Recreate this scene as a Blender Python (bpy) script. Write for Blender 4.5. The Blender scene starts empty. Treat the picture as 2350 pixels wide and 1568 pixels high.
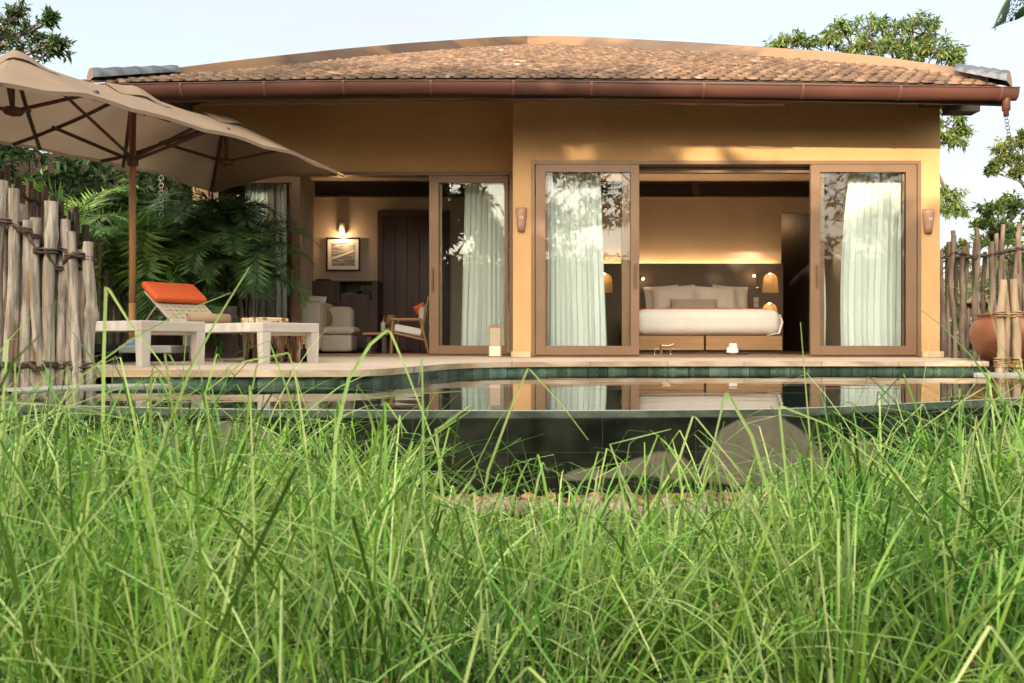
import bpy, math, random
from mathutils import Vector, Matrix, Euler, noise
R = math.radians
rnd = random.Random(7)
scene = bpy.context.scene
col = scene.collection
F = 2350 * 28 / 36.0
EYE = 0.2
def P(u, v, d):                      # a point d metres in front of the camera
    return Vector(((u - 1175) / F * d, d, EYE + (784 - v) / F * d))
def lerp(a, b, t): return a + (b - a) * t
def interp(tab, x):
    if x <= tab[0][0]: return tab[0][1]
    for (a, fa), (b, fb) in zip(tab, tab[1:]):
        if x <= b: return lerp(fa, fb, (x - a) / (b - a))
    return tab[-1][1]

# ------------------------------------------------------------------ mesh builder
class MB:
    def __init__(s): s.v = []; s.f = []; s.m = []; s.sm = []
    def add(s, vs, fs, mi=0, smooth=False, T=None):
        o = len(s.v)
        if T is not None: vs = [T @ Vector(p) for p in vs]
        s.v += [tuple(p) for p in vs]
        s.f += [tuple(i + o for i in f) for f in fs]
        s.m += [mi] * len(fs); s.sm += [smooth] * len(fs)
    def box(s, x0, x1, y0, y1, z0, z1, mi=0, b=0.0, T=None):
        x0, x1 = min(x0, x1), max(x0, x1); y0, y1 = min(y0, y1), max(y0, y1); z0, z1 = min(z0, z1), max(z0, z1)
        if b <= 0:
            vs = [(x, y, z) for z in (z0, z1) for y in (y0, y1) for x in (x0, x1)]
            fs = [(0, 2, 3, 1), (4, 5, 7, 6), (0, 1, 5, 4), (2, 6, 7, 3), (0, 4, 6, 2), (1, 3, 7, 5)]
            s.add(vs, fs, mi, False, T); return
        b = min(b, (x1 - x0) * .45, (y1 - y0) * .45, (z1 - z0) * .45)
        import itertools
        vs = []; idx = {}
        for sx, sy, sz in itertools.product((0, 1), repeat=3):
            X = (x0, x1)[sx]; Y = (y0, y1)[sy]; Z = (z0, z1)[sz]
            dx = (b, -b)[sx]; dy = (b, -b)[sy]; dz = (b, -b)[sz]
            idx[(sx, sy, sz, 'x')] = len(vs); vs.append((X, Y + dy, Z + dz))
            idx[(sx, sy, sz, 'y')] = len(vs); vs.append((X + dx, Y, Z + dz))
            idx[(sx, sy, sz, 'z')] = len(vs); vs.append((X + dx, Y + dy, Z))
        fs = []
        def q(*k): fs.append([idx[i] for i in k])
        for a in (0, 1):
            q(*[(a, j, k, 'x') for j, k in ((0, 0), (1, 0), (1, 1), (0, 1))])
            q(*[(j, a, k, 'y') for j, k in ((0, 0), (1, 0), (1, 1), (0, 1))])
            q(*[(j, k, a, 'z') for j, k in ((0, 0), (1, 0), (1, 1), (0, 1))])
        for a in (0, 1):
            for c in (0, 1):
                q((a, c, 0, 'x'), (a, c, 1, 'x'), (a, c, 1, 'y'), (a, c, 0, 'y'))
                q((a, 0, c, 'x'), (a, 1, c, 'x'), (a, 1, c, 'z'), (a, 0, c, 'z'))
                q((0, a, c, 'y'), (1, a, c, 'y'), (1, a, c, 'z'), (0, a, c, 'z'))
        for k in itertools.product((0, 1), repeat=3): q(k + ('x',), k + ('y',), k + ('z',))
        cx, cy, cz = (x0 + x1) / 2, (y0 + y1) / 2, (z0 + z1) / 2
        C = Vector((cx, cy, cz)); out = []
        for f in fs:
            p = [Vector(vs[i]) for i in f]
            n = (p[1] - p[0]).cross(p[2] - p[0]); m = sum(p, Vector()) / len(p)
            out.append(tuple(f) if n.dot(m - C) > 0 else tuple(reversed(f)))
        s.add(vs, out, mi, False, T)
    def tube(s, pts, r, n=8, mi=0, cap=True, smooth=True, T=None, up=None):
        pts = [Vector(p) for p in pts]; k = len(pts)
        rr = r if isinstance(r, (list, tuple)) else [r] * k
        vs = []; fs = []
        t = (pts[1] - pts[0]).normalized()
        a = (Vector(up) if up else (Vector((0, 0, 1)) if abs(t.z) < .9 else Vector((1, 0, 0))))
        a = (a - t * a.dot(t)).normalized()
        for i in range(k):
            if 0 < i < k - 1: t = (pts[i + 1] - pts[i - 1])
            elif i == k - 1: t = pts[i] - pts[i - 1]
            if t.length < 1e-9: t = Vector((0, 0, 1))
            t = t.normalized()
            a = a - t * a.dot(t)
            if a.length < 1e-6: a = t.orthogonal()
            a.normalize(); b = t.cross(a)
            for j in range(n):
                an = 2 * math.pi * j / n
                vs.append(pts[i] + (a * math.cos(an) + b * math.sin(an)) * rr[i])
        for i in range(k - 1):
            for j in range(n):
                j2 = (j + 1) % n
                fs.append((i * n + j, i * n + j2, (i + 1) * n + j2, (i + 1) * n + j))
        s.add(vs, fs, mi, smooth, T)
        if cap:
            s.add([vs[j] for j in range(n)], [tuple(reversed(range(n)))], mi, False, T)
            s.add([vs[(k - 1) * n + j] for j in range(n)], [tuple(range(n))], mi, False, T)
    def lathe(s, prof, n=24, c=(0, 0, 0), mi=0, T=None, a0=0, a1=2 * math.pi):
        full = abs(a1 - a0 - 2 * math.pi) < 1e-6
        m = n if full else n + 1
        vs = []; fs = []
        for r, z in prof:
            for j in range(m):
                an = a0 + (a1 - a0) * j / n
                vs.append((c[0] + r * math.cos(an), c[1] + r * math.sin(an), c[2] + z))
        for i in range(len(prof) - 1):
            for j in range(n):
                j2 = (j + 1) % m
                fs.append((i * m + j, i * m + j2, (i + 1) * m + j2, (i + 1) * m + j))
        s.add(vs, fs, mi, True, T)
    def torus(s, c, R0, r, axis='z', n=14, k=6, mi=0, T=None, sy=1.0):
        pts = []
        for i in range(n + 1):
            a = 2 * math.pi * i / n
            x, y = R0 * math.cos(a), R0 * math.sin(a) * sy
            p = {'z': (x, y, 0), 'y': (x, 0, y), 'x': (0, x, y)}[axis]
            pts.append(Vector(c) + Vector(p))
        s.tube(pts, r, k, mi, False, True, T)
    def prism(s, poly, z0, z1, mi=0, T=None, mi_side=None):
        n = len(poly)
        vs = [(x, y, z0) for x, y in poly] + [(x, y, z1) for x, y in poly]
        s.add(vs, [tuple(reversed(range(n))), tuple(range(n, 2 * n))], mi, False, T)
        s.add(vs, [(i, (i + 1) % n, n + (i + 1) % n, n + i) for i in range(n)], mi if mi_side is None else mi_side, False, T)
    def grid(s, fn, nu, nv, mi=0, smooth=True, T=None, flip=False):
        vs = [fn(i / nu, j / nv) for j in range(nv + 1) for i in range(nu + 1)]
        fs = []
        for j in range(nv):
            for i in range(nu):
                a = j * (nu + 1) + i
                q = (a, a + 1, a + nu + 2, a + nu + 1)
                fs.append(tuple(reversed(q)) if flip else q)
        s.add(vs, fs, mi, smooth, T)
    def leaf(s, p, d, nrm, L, W, mi=0, fold=.25, droop=0.0):
        d = d.normalized(); side = d.cross(nrm)
        if side.length < 1e-4: side = d.orthogonal()
        side.normalize(); n2 = side.cross(d).normalized()
        m = p + d * L * .45 - n2 * droop * .3 * L
        t = p + d * L - n2 * droop * L
        up = n2 * W * fold
        o = len(s.v)
        s.v += [tuple(p), tuple(m - side * W * .5 + up), tuple(m), tuple(m + side * W * .5 + up), tuple(t)]
        s.f += [(o, o + 2, o + 1), (o, o + 3, o + 2), (o + 1, o + 2, o + 4), (o + 2, o + 3, o + 4)]
        s.m += [mi] * 4; s.sm += [False] * 4

def cushion(mb, w, h, t, T=None, mi=0, n=12, pinch=.12, seed=0):
    """soft pillow in local x(w) z(h), thickness y(t)"""
    def f(sgn):
        def g(a, b):
            x = 2 * a - 1; y = 2 * b - 1
            px = x * (1 - pinch * (1 - abs(x)) * 0 - pinch * .5 * (1 - y * y) * abs(x) ** 3)
            py = y * (1 - pinch * .5 * (1 - x * x) * abs(y) ** 3)
            k = max(0, (1 - x ** 4) * (1 - y ** 4)) ** .5
            wob = noise.noise(Vector((x * 2.3 + seed, y * 2.3, seed * 1.7))) * .18 + noise.noise(Vector((x * 5 + seed, y * 5, 3))) * .07
            return (px * w / 2, sgn * t / 2 * k * (1 + wob), py * h / 2)
        return g
    mb.grid(f(-1), n, n, mi, True, T)
    mb.grid(f(1), n, n, mi, True, T, flip=True)
    ring = [((1 - 0) * x * w / 2 * (1 - pinch * .5 * (1 - y * y) * abs(x) ** 3), 0, y * h / 2 * (1 - pinch * .5 * (1 - x * x) * abs(y) ** 3))
            for x, y in [(-1, -1 + i / 4) for i in range(8)] + [(-1 + i / 4, 1) for i in range(8)] + [(1, 1 - i / 4) for i in range(8)] + [(1 - i / 4, -1) for i in range(9)]]
    mb.tube(ring, min(w, h) * .008, 5, mi, False, True, T)

ORG = {}
def obj(name, mb, mats, parent=None, kind=None):
    me = bpy.data.meshes.new(name)
    org = ORG.get(parent.name, Vector()) if parent else Vector()
    if org.length > 0: vs = [(x - org.x, y - org.y, z - org.z) for x, y, z in mb.v]
    else: vs = mb.v
    me.from_pydata(vs, [], mb.f)
    if not isinstance(mats, (list, tuple)): mats = [mats]
    for m in mats: me.materials.append(m)
    me.polygons.foreach_set('material_index', mb.m)
    me.polygons.foreach_set('use_smooth', mb.sm)
    me.update()
    o = bpy.data.objects.new(name, me); col.objects.link(o)
    if parent: o.parent = parent; ORG[o.name] = org
    if kind: o['kind'] = kind
    return o
def tag(o, label, cat, group=None, kind=None):
    o['label'] = label; o['category'] = cat
    if group: o['group'] = group
    if kind: o['kind'] = kind
    return o
def thing(name, label, cat, loc=(0, 0, 0), rz=0, group=None, local=False):
    o = bpy.data.objects.new(name, None); col.objects.link(o); o.empty_display_size = .2
    o.location = loc; o.rotation_euler = (0, 0, rz)
    ORG[o.name] = Vector() if local else Vector(loc)
    return tag(o, label, cat, group)
def solo(name, mb, mats, label, cat, loc=None, group=None):
    """a thing that is one mesh, origin at its base"""
    if loc is not None:
        L = Vector(loc); mb.v = [(x - L.x, y - L.y, z - L.z) for x, y, z in mb.v]
    o = obj(name, mb, mats)
    if loc is not None: o.location = loc
    return tag(o, label, cat, group)
def copy_tree(o, parent=None):
    c = o.copy(); col.objects.link(c)
    if parent: c.parent = parent
    for ch in o.children: copy_tree(ch, c)
    return c

# ------------------------------------------------------------------ materials
def lin(c):
    return tuple((x / 12.92 if x <= .04045 else ((x + .055) / 1.055) ** 2.4) for x in c)
def M(name, c1, c2=None, scale=4, rough=.6, bump=0, bscale=None, metal=0, island=0, hue=0, stretch=(1, 1, 1), spec=.5,
      lo=.35, hi=.65, transl=0, detail=4, c3=None, s3=1.0, t3=(.55, .6), rvar=0, coat=0, bdist=.01, sheen=0, sub=None):
    m = bpy.data.materials.new(name); m.use_nodes = True
    nt = m.node_tree; N = nt.nodes; Lk = nt.links
    b = N['Principled BSDF']; out = N['Material Output']
    b.inputs['Roughness'].default_value = rough; b.inputs['Metallic'].default_value = metal
    b.inputs['Specular IOR Level'].default_value = spec
    b.inputs['Coat Weight'].default_value = coat
    c1 = tuple(c1) + (1,)
    tc = N.new('ShaderNodeTexCoord'); mp = N.new('ShaderNodeMapping'); mp.inputs['Scale'].default_value = stretch
    Lk.new(tc.outputs['Object'], mp.inputs['Vector'])
    src = None
    if c2 is not None:
        no = N.new('ShaderNodeTexNoise'); no.inputs['Scale'].default_value = scale; no.inputs['Detail'].default_value = detail
        Lk.new(mp.outputs[0], no.inputs['Vector'])
        mr = N.new('ShaderNodeMapRange'); mr.inputs[1].default_value = lo; mr.inputs[2].default_value = hi
        Lk.new(no.outputs['Fac'], mr.inputs[0])
        mx = N.new('ShaderNodeMix'); mx.data_type = 'RGBA'
        mx.inputs[6].default_value = c1; mx.inputs[7].default_value = tuple(c2) + (1,)
        Lk.new(mr.outputs[0], mx.inputs[0]); src = mx.outputs[2]
        if rvar:
            m3 = N.new('ShaderNodeMapRange'); m3.inputs[3].default_value = rough - rvar; m3.inputs[4].default_value = rough + rvar
            Lk.new(no.outputs['Fac'], m3.inputs[0]); Lk.new(m3.outputs[0], b.inputs['Roughness'])
    if c3 is not None:
        n3 = N.new('ShaderNodeTexNoise'); n3.inputs['Scale'].default_value = s3; n3.inputs['Detail'].default_value = 3
        Lk.new(mp.outputs[0], n3.inputs['Vector'])
        r3 = N.new('ShaderNodeMapRange'); r3.inputs[1].default_value = t3[0]; r3.inputs[2].default_value = t3[1]
        Lk.new(n3.outputs['Fac'], r3.inputs[0])
        mx3 = N.new('ShaderNodeMix'); mx3.data_type = 'RGBA'
        if src: Lk.new(src, mx3.inputs[6])
        else: mx3.inputs[6].default_value = c1
        mx3.inputs[7].default_value = tuple(c3) + (1,)
        Lk.new(r3.outputs[0], mx3.inputs[0]); src = mx3.outputs[2]
    if island or hue:
        g = N.new('ShaderNodeNewGeometry'); hs = N.new('ShaderNodeHueSaturation')
        a = N.new('ShaderNodeMapRange'); a.inputs[3].default_value = 1 - island; a.inputs[4].default_value = 1 + island
        Lk.new(g.outputs['Random Per Island'], a.inputs[0]); Lk.new(a.outputs[0], hs.inputs['Value'])
        if hue:
            w = N.new('ShaderNodeTexWhiteNoise'); w.noise_dimensions = '1D'
            Lk.new(g.outputs['Random Per Island'], w.inputs['W'])
            h = N.new('ShaderNodeMapRange'); h.inputs[3].default_value = .5 - hue; h.inputs[4].default_value = .5 + hue
            Lk.new(w.outputs['Value'], h.inputs[0]); Lk.new(h.outputs[0], hs.inputs['Hue'])
        if src: Lk.new(src, hs.inputs['Color'])
        else: hs.inputs['Color'].default_value = c1
        src = hs.outputs[0]
    if src: Lk.new(src, b.inputs['Base Color'])
    else: b.inputs['Base Color'].default_value = c1
    if bump:
        nb = N.new('ShaderNodeTexNoise'); nb.inputs['Scale'].default_value = bscale or scale * 4; nb.inputs['Detail'].default_value = 5
        Lk.new(mp.outputs[0], nb.inputs['Vector'])
        bp = N.new('ShaderNodeBump'); bp.inputs['Strength'].default_value = bump; bp.inputs['Distance'].default_value = bdist
        Lk.new(nb.outputs['Fac'], bp.inputs['Height']); Lk.new(bp.outputs[0], b.inputs['Normal'])
    if transl:
        tr = N.new('ShaderNodeBsdfTranslucent'); ms = N.new('ShaderNodeMixShader'); ms.inputs[0].default_value = transl
        if src: Lk.new(src, tr.inputs['Color'])
        else: tr.inputs['Color'].default_value = c1
        Lk.new(b.outputs[0], ms.inputs[1]); Lk.new(tr.outputs[0], ms.inputs[2]); Lk.new(ms.outputs[0], out.inputs['Surface'])
    return m
def emit(name, c, st):
    m = bpy.data.materials.new(name); m.use_nodes = True
    b = m.node_tree.nodes['Principled BSDF']
    b.inputs['Base Color'].default_value = tuple(c) + (1,)
    b.inputs['Emission Color'].default_value = tuple(c) + (1,); b.inputs['Emission Strength'].default_value = st
    return m
def glass_mat(name, tint, ior=1.7, wob=.02):
    m = bpy.data.materials.new(name); m.use_nodes = True
    nt = m.node_tree; N = nt.nodes; Lk = nt.links
    N.remove(N['Principled BSDF']); out = N['Material Output']
    t = N.new('ShaderNodeBsdfTransparent'); t.inputs[0].default_value = tuple(tint) + (1,)
    g = N.new('ShaderNodeBsdfGlossy'); g.inputs['Roughness'].default_value = 0.0; g.inputs[0].default_value = (1, 1, 1, 1)
    fr = N.new('ShaderNodeFresnel'); fr.inputs[0].default_value = ior
    tc = N.new('ShaderNodeTexCoord'); mp = N.new('ShaderNodeMapping'); mp.inputs['Scale'].default_value = (1.6, 1, .5)
    no = N.new('ShaderNodeTexNoise'); no.inputs['Scale'].default_value = 2.2; no.inputs['Detail'].default_value = 2
    bp = N.new('ShaderNodeBump'); bp.inputs['Strength'].default_value = .5; bp.inputs['Distance'].default_value = wob
    Lk.new(tc.outputs['Object'], mp.inputs[0]); Lk.new(mp.outputs[0], no.inputs['Vector']); Lk.new(no.outputs['Fac'], bp.inputs['Height'])
    Lk.new(bp.outputs[0], g.inputs['Normal'])
    ge = N.new('ShaderNodeNewGeometry'); inv = N.new('ShaderNodeMath'); inv.operation = 'SUBTRACT'; inv.inputs[0].default_value = 1; Lk.new(ge.outputs['Backfacing'], inv.inputs[1])
    ml = N.new('ShaderNodeMath'); ml.operation = 'MULTIPLY'; Lk.new(fr.outputs[0], ml.inputs[0]); Lk.new(inv.outputs[0], ml.inputs[1])
    ms = N.new('ShaderNodeMixShader'); Lk.new(ml.outputs[0], ms.inputs[0]); Lk.new(t.outputs[0], ms.inputs[1]); Lk.new(g.outputs[0], ms.inputs[2])
    Lk.new(ms.outputs[0], out.inputs['Surface'])
    return m
def wood(name, c1, c2, scale=3, axis=0, rough=.55, bump=.2, **k):
    st = [12, 12, 12]; st[axis] = 1.0
    return M(name, c1, c2, scale=scale * .35, rough=rough, bump=bump, bscale=scale * 2, stretch=tuple(st), lo=.3, hi=.7, detail=6, **k)

m_ochre = M('ochre_plaster', (.61, .365, .165), (.52, .305, .13), scale=1.3, rough=.85, bump=.6, bscale=16, bdist=.008, lo=.3, hi=.7, c3=(.50, .30, .13), s3=.8, t3=(.5, .7))
m_plinth = M('plinth_stone', (.62, .47, .29), (.52, .38, .22), scale=5, rough=.7, bump=.2, bscale=30)
m_frame = M('bronze_frame', (.25, .15, .085), (.22, .13, .075), scale=2, rough=.42, metal=.25, spec=.5)
m_frame_in = M('inner_frame', (.17, .11, .07), rough=.5)
m_handle = M('handle_bronze', (.30, .17, .08), rough=.3, metal=.9)
m_glass = glass_mat('tinted_glass', (.972, .99, .98), 1.6, .0012)
m_taupe = M('taupe_wall', (.47, .395, .31), (.44, .365, .285), scale=3, rough=.9, bump=.15, bscale=80, bdist=.002)
m_ceil = M('ceiling_paint', (.62, .54, .45), rough=.9)
m_darkwood = wood('dark_wood', (.06, .036, .03), (.10, .058, .045), axis=2, rough=.65)
m_louvre = wood('louvre_wood', (.055, .038, .038), (.08, .055, .05), axis=0, rough=.6)
m_floor = wood('floor_boards', (.22, .12, .06), (.14, .075, .04), axis=0, rough=.35)
m_oak = wood('warm_oak', (.40, .22, .095), (.27, .14, .055), axis=0, rough=.5)
m_headboard = M('headboard_cloth', (.165, .128, .092), (.145, .112, .08), scale=30, rough=.9, bump=.2, bscale=200, bdist=.001)
m_linen = M('white_linen', (.78, .72, .64), (.74, .68, .6), scale=4, rough=.85, bump=.25, bscale=7, bdist=.02)
m_pillow = M('pillow_cotton', (.66, .59, .5), (.61, .545, .46), scale=4, rough=.85, bump=.3, bscale=9, bdist=.015)
m_cush = M('grey_linen', (.42, .35, .28), (.36, .3, .235), scale=20, rough=.9, stretch=(8, 1, 1))
m_orange = M('orange_fabric', (.72, .125, .03), (.66, .105, .024), scale=120, rough=.8, bump=.15, bscale=300, bdist=.001)
m_curtain = M('sheer_curtain', (.93, .95, .92), rough=.8, transl=.15)
m_drape = M('beige_drape', (.42, .33, .24), (.36, .28, .2), scale=3, rough=.85, stretch=(3, 3, .3), transl=.2)
m_upholstery = M('cream_upholstery', (.50, .43, .34), (.46, .395, .31), scale=5, rough=.9, bump=.3, bscale=12, bdist=.01)
m_brownpil = M('brown_cushion', (.23, .13, .06), rough=.9)
m_black = M('black_metal', (.02, .02, .022), rough=.4, metal=.4)
m_brass = M('brass', (.75, .52, .3), rough=.22, metal=1)
m_terra_l = M('terracotta_lamp', (.40, .22, .15), (.37, .2, .135), scale=8, rough=.5, bump=.05, bscale=40, coat=.15)
m_terra = M('terracotta_pot', (.29, .10, .045), (.22, .075, .036), scale=3, rough=.42, bump=.12, bscale=20, c3=(.27, .085, .04), s3=1.4, t3=(.5, .7), coat=.12)
m_copper = M('copper_gutter', (.105, .040, .026), (.07, .028, .02), scale=3, rough=.5, metal=.1, stretch=(.4, 1, 1), rvar=.1, spec=.3)
m_ridge = M('weathered_copper', (.13, .085, .06), (.09, .06, .046), scale=1.5, rough=.5, metal=.25, c3=(.21, .125, .07), s3=1.1, t3=(.47, .56), stretch=(.6, .6, 2.5))
m_cap = M('lead_cap', (.065, .072, .088), (.13, .14, .16), scale=5, rough=.5, metal=.3, bump=.5, bscale=6, bdist=.02, stretch=(.5, 3, 3))
m_capend = M('cap_end', (.25, .16, .11), (.2, .13, .1), scale=4, rough=.6)
m_tile = M('clay_tile', (.18, .108, .066), (.07, .042, .028), scale=9, rough=.75, bump=.4, bscale=60, bdist=.004, island=.34, hue=.012,
           c3=(.34, .28, .23), s3=3.2, t3=(.66, .76))
m_tileunder = M('tile_batten', (.05, .028, .02), rough=.9)
m_soffit = wood('soffit_wood', (.062, .036, .022), (.045, .026, .016), axis=1, rough=.7)
m_stone = M('pale_sandstone', (.53, .44, .35), (.42, .335, .25), scale=1.1, rough=.6, bump=.1, bscale=14, stretch=(.55, 3.2, 3.2), lo=.38, hi=.62, c3=(.52, .36, .22), s3=.7, t3=(.56, .72))
m_stoneedge = M('sandstone_edge', (.60, .48, .34), (.40, .28, .18), scale=2.6, rough=.55, bump=.1, bscale=20, stretch=(1, 1, 3), lo=.4, hi=.6, c3=(.5, .3, .15), s3=2.2, t3=(.55, .68))
m_pooltile = M('green_pool_tile', (.13, .19, .13), (.045, .08, .055), scale=9, rough=.25, bump=.06, bscale=30, island=.5, hue=.03, lo=.35, hi=.62, c3=(.2, .24, .18), s3=14, t3=(.62, .75))
m_rimtop = M('wet_rim', (.085, .10, .075), (.035, .045, .033), scale=9, rough=.6, spec=.04, bump=.1, bscale=30, stretch=(1, 1, 1))
m_rimpale = M('pale_rim', (.46, .45, .40), (.36, .36, .32), scale=2, rough=.3, stretch=(.6, 3, 1))
m_pebble = M('pebble', (.34, .17, .08), (.24, .115, .06), scale=9, rough=.35, island=.45, hue=.02)
m_rock = M('edging_rock', (.40, .29, .22), (.22, .15, .11), scale=7, rough=.7, bump=.6, bscale=18, bdist=.01, island=.2, c3=(.22, .13, .09), s3=9, t3=(.6, .68))
m_soil = M('soil', (.055, .034, .02), (.03, .02, .013), scale=14, rough=.95, bump=.8, bscale=30, bdist=.02)
m_bark = M('weathered_wood', (.54, .46, .37), (.25, .205, .165), scale=4.0, rough=.85, bump=1, bscale=9, bdist=.014, stretch=(9, 9, .9), island=.2, lo=.36, hi=.62, c3=(.33, .22, .13), s3=1.6, t3=(.56, .68))
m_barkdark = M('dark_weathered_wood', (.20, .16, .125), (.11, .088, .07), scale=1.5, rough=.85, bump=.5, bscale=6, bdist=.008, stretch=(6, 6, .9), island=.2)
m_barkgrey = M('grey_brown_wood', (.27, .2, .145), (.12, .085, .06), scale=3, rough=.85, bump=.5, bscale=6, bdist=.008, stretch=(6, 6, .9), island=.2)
m_barkpale = M('pale_stake_wood', (.50, .37, .24), (.33, .22, .13), scale=2.5, rough=.75, bump=.4, bscale=6, bdist=.006, stretch=(6, 6, .9))
m_rope = M('rope', (.13, .088, .06), (.07, .045, .032), scale=14, rough=.9, bump=1, bscale=60, bdist=.01, stretch=(1, 1, 3))
m_ropepale = M('tan_rope', (.42, .25, .12), (.28, .16, .08), scale=14, rough=.9, bump=1, bscale=60, bdist=.01, stretch=(1, 1, 3))
m_white = wood('whitewashed_teak', (.62, .57, .51), (.44, .38, .32), axis=0, rough=.65, bump=.25, scale=2.5)
m_whitez = wood('whitewashed_leg', (.62, .57, .51), (.44, .38, .32), axis=2, rough=.65, bump=.25, scale=2.5)
m_web = M('woven_strap', (.52, .44, .33), (.45, .375, .28), scale=60, rough=.85, bump=.4, bscale=150, bdist=.002)
m_towel = M('brown_towel', (.36, .25, .145), (.31, .21, .12), scale=70, rough=.95, bump=.5, bscale=220, bdist=.002)
m_canvas = M('umbrella_canvas', (.34, .245, .17), (.31, .22, .15), scale=2, rough=.9, bump=.15, bscale=5, bdist=.01, transl=.28, c3=(.42, .31, .21), s3=.9, t3=(.58, .72))
m_rib = M('rib_bronze', (.095, .045, .032), rough=.5, metal=.2)
m_teakpole = wood('teak_pole', (.42, .21, .08), (.30, .145, .055), axis=2, rough=.5)
m_grey = M('concrete_plate', (.34, .33, .31), (.28, .27, .26), scale=9, rough=.8)
m_blue = M('blue_clamp', (.12, .28, .42), rough=.5)
m_logw = M('log_wood', (.62, .47, .30), (.13, .055, .025), scale=2.0, rough=.7, bump=.9, bscale=5, bdist=.02, stretch=(7, 7, .9), lo=.42, hi=.56, c3=(.36, .12, .04), s3=3, t3=(.58, .66))
m_logtop = M('log_ends', (.66, .50, .32), (.20, .08, .035), scale=11, rough=.65, bump=.5, bscale=20, lo=.47, hi=.53)
m_chain = M('chain_metal', (.5, .45, .4), rough=.35, metal=.9)
m_chaindark = M('dark_chain_metal', (.08, .07, .065), rough=.45, metal=.8)
m_thatch = M('thatch', (.25, .19, .145), (.12, .09, .07), scale=3, rough=.95, bump=1, bscale=14, bdist=.05, stretch=(6, 6, 1.2))
m_paper = emit('lamp_paper', (1.0, .68, .40), .28)
m_paperoff = M('lantern_paper', (.66, .56, .45), rough=.8, transl=.4)
m_glowwarm = emit('warm_bulb', (1, .66, .34), 22)
m_led = emit('led_strip', (1, .60, .26), 14)
m_gwhite = M('switch_white', (.55, .5, .42), rough=.5)
m_ceramic = M('ceramic_white', (.82, .80, .76), rough=.5)
m_greenjar = M('green_jar', (.36, .37, .26), rough=.4)
def add_joint(m, period, wd, colr, axis=0):
    nt = m.node_tree; N = nt.nodes; Lk = nt.links; b = N['Principled BSDF']; old = b.inputs['Base Color'].links[0].from_socket
    tc = N.new('ShaderNodeTexCoord'); sp = N.new('ShaderNodeSeparateXYZ'); Lk.new(tc.outputs['Object'], sp.inputs[0])
    p = N.new('ShaderNodeMath'); p.operation = 'PINGPONG'; p.inputs[1].default_value = period / 2; Lk.new(sp.outputs[axis], p.inputs[0])
    l = N.new('ShaderNodeMath'); l.operation = 'LESS_THAN'; l.inputs[1].default_value = wd; Lk.new(p.outputs[0], l.inputs[0])
    mx = N.new('ShaderNodeMix'); mx.data_type = 'RGBA'; mx.inputs[7].default_value = tuple(colr) + (1,); Lk.new(l.outputs[0], mx.inputs[0]); Lk.new(old, mx.inputs[6]); Lk.new(mx.outputs[2], b.inputs['Base Color'])
add_joint(m_stone, .78, .0025, (.16, .12, .085)); add_joint(m_stoneedge, .78, .003, (.14, .10, .07)); add_joint(m_stone, .62, .0025, (.2, .15, .11), 1)
m_bracket = M('bracket_copper', (.155, .062, .044), rough=.35, metal=.3)
def leafmat(name, c, d, island=.35, hue=.02, tr=.3, rough=.45):
    return M(name, c, d, scale=1.2, rough=rough, island=island, hue=hue, transl=tr, spec=.4)
m_leafdark = leafmat('leaf_dark', (.045, .085, .028), (.025, .055, .02))
m_leafmid = leafmat('leaf_mid', (.13, .21, .06), (.08, .14, .04), island=.4)
m_leafyel = leafmat('leaf_yellowgreen', (.26, .29, .07), (.16, .20, .05), island=.4)
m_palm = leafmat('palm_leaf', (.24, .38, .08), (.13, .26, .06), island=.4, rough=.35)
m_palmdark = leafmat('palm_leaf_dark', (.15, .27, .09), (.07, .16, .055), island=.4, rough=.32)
m_hedge = leafmat('hedge_leaf', (.045, .065, .025), (.03, .05, .02), tr=.05)
m_trunk = M('tree_bark', (.16, .12, .085), (.09, .065, .045), scale=3, rough=.9, bump=.7, bscale=10, stretch=(4, 4, 1))
m_grass = M('grass_blade', (.29, .49, .07), (.085, .23, .03), scale=1.5, rough=.34, island=.55, hue=.02, transl=.25, spec=.45)
m_grasspale = M('grass_blade_pale', (.72, .82, .34), (.50, .66, .18), scale=2, rough=.4, island=.3, hue=.02, transl=.42, spec=.5)
m_grasslow = M('grass_low', (.07, .13, .025), (.04, .075, .018), scale=2, rough=.6, island=.4, transl=.15)
m_grassdry = M('grass_blade_dry', (.28, .13, .05), (.2, .09, .035), scale=2, rough=.7, island=.3, transl=.3)
# ================================================================== ground, deck, pool
def smooth_poly(pts, n=6):
    out = []
    for i in range(len(pts) - 1):
        p0 = Vector(pts[max(i - 1, 0)]); p1 = Vector(pts[i]); p2 = Vector(pts[i + 1]); p3 = Vector(pts[min(i + 2, len(pts) - 1)])
        for j in range(n):
            t = j / n
            out.append(.5 * ((2 * p1) + (p2 - p0) * t + (2 * p0 - 5 * p1 + 4 * p2 - p3) * t * t + (3 * p1 - p0 - 3 * p2 + p3) * t ** 3))
    out.append(Vector(pts[-1])); return out
g = MB(); gz = -.5
g.add([(-300, -300, gz), (300, -300, gz), (300, 400, gz), (-300, 400, gz)], [(0, 1, 2, 3)])
obj('ground', g, m_soil, kind='structure')
g = MB()                                    # raised garden soil to the left of and behind the deck
g.prism([(-14, 5.75), (-3.62, 5.75), (-3.7, 7), (-3.7, 24), (-14, 24)], -.49, -.07)
g.prism([(5.38, 8.6), (11, 8.2), (14, 26), (5.38, 26)], -.49, -.08)
obj('garden_soil', g, m_soil, kind='structure')

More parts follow.
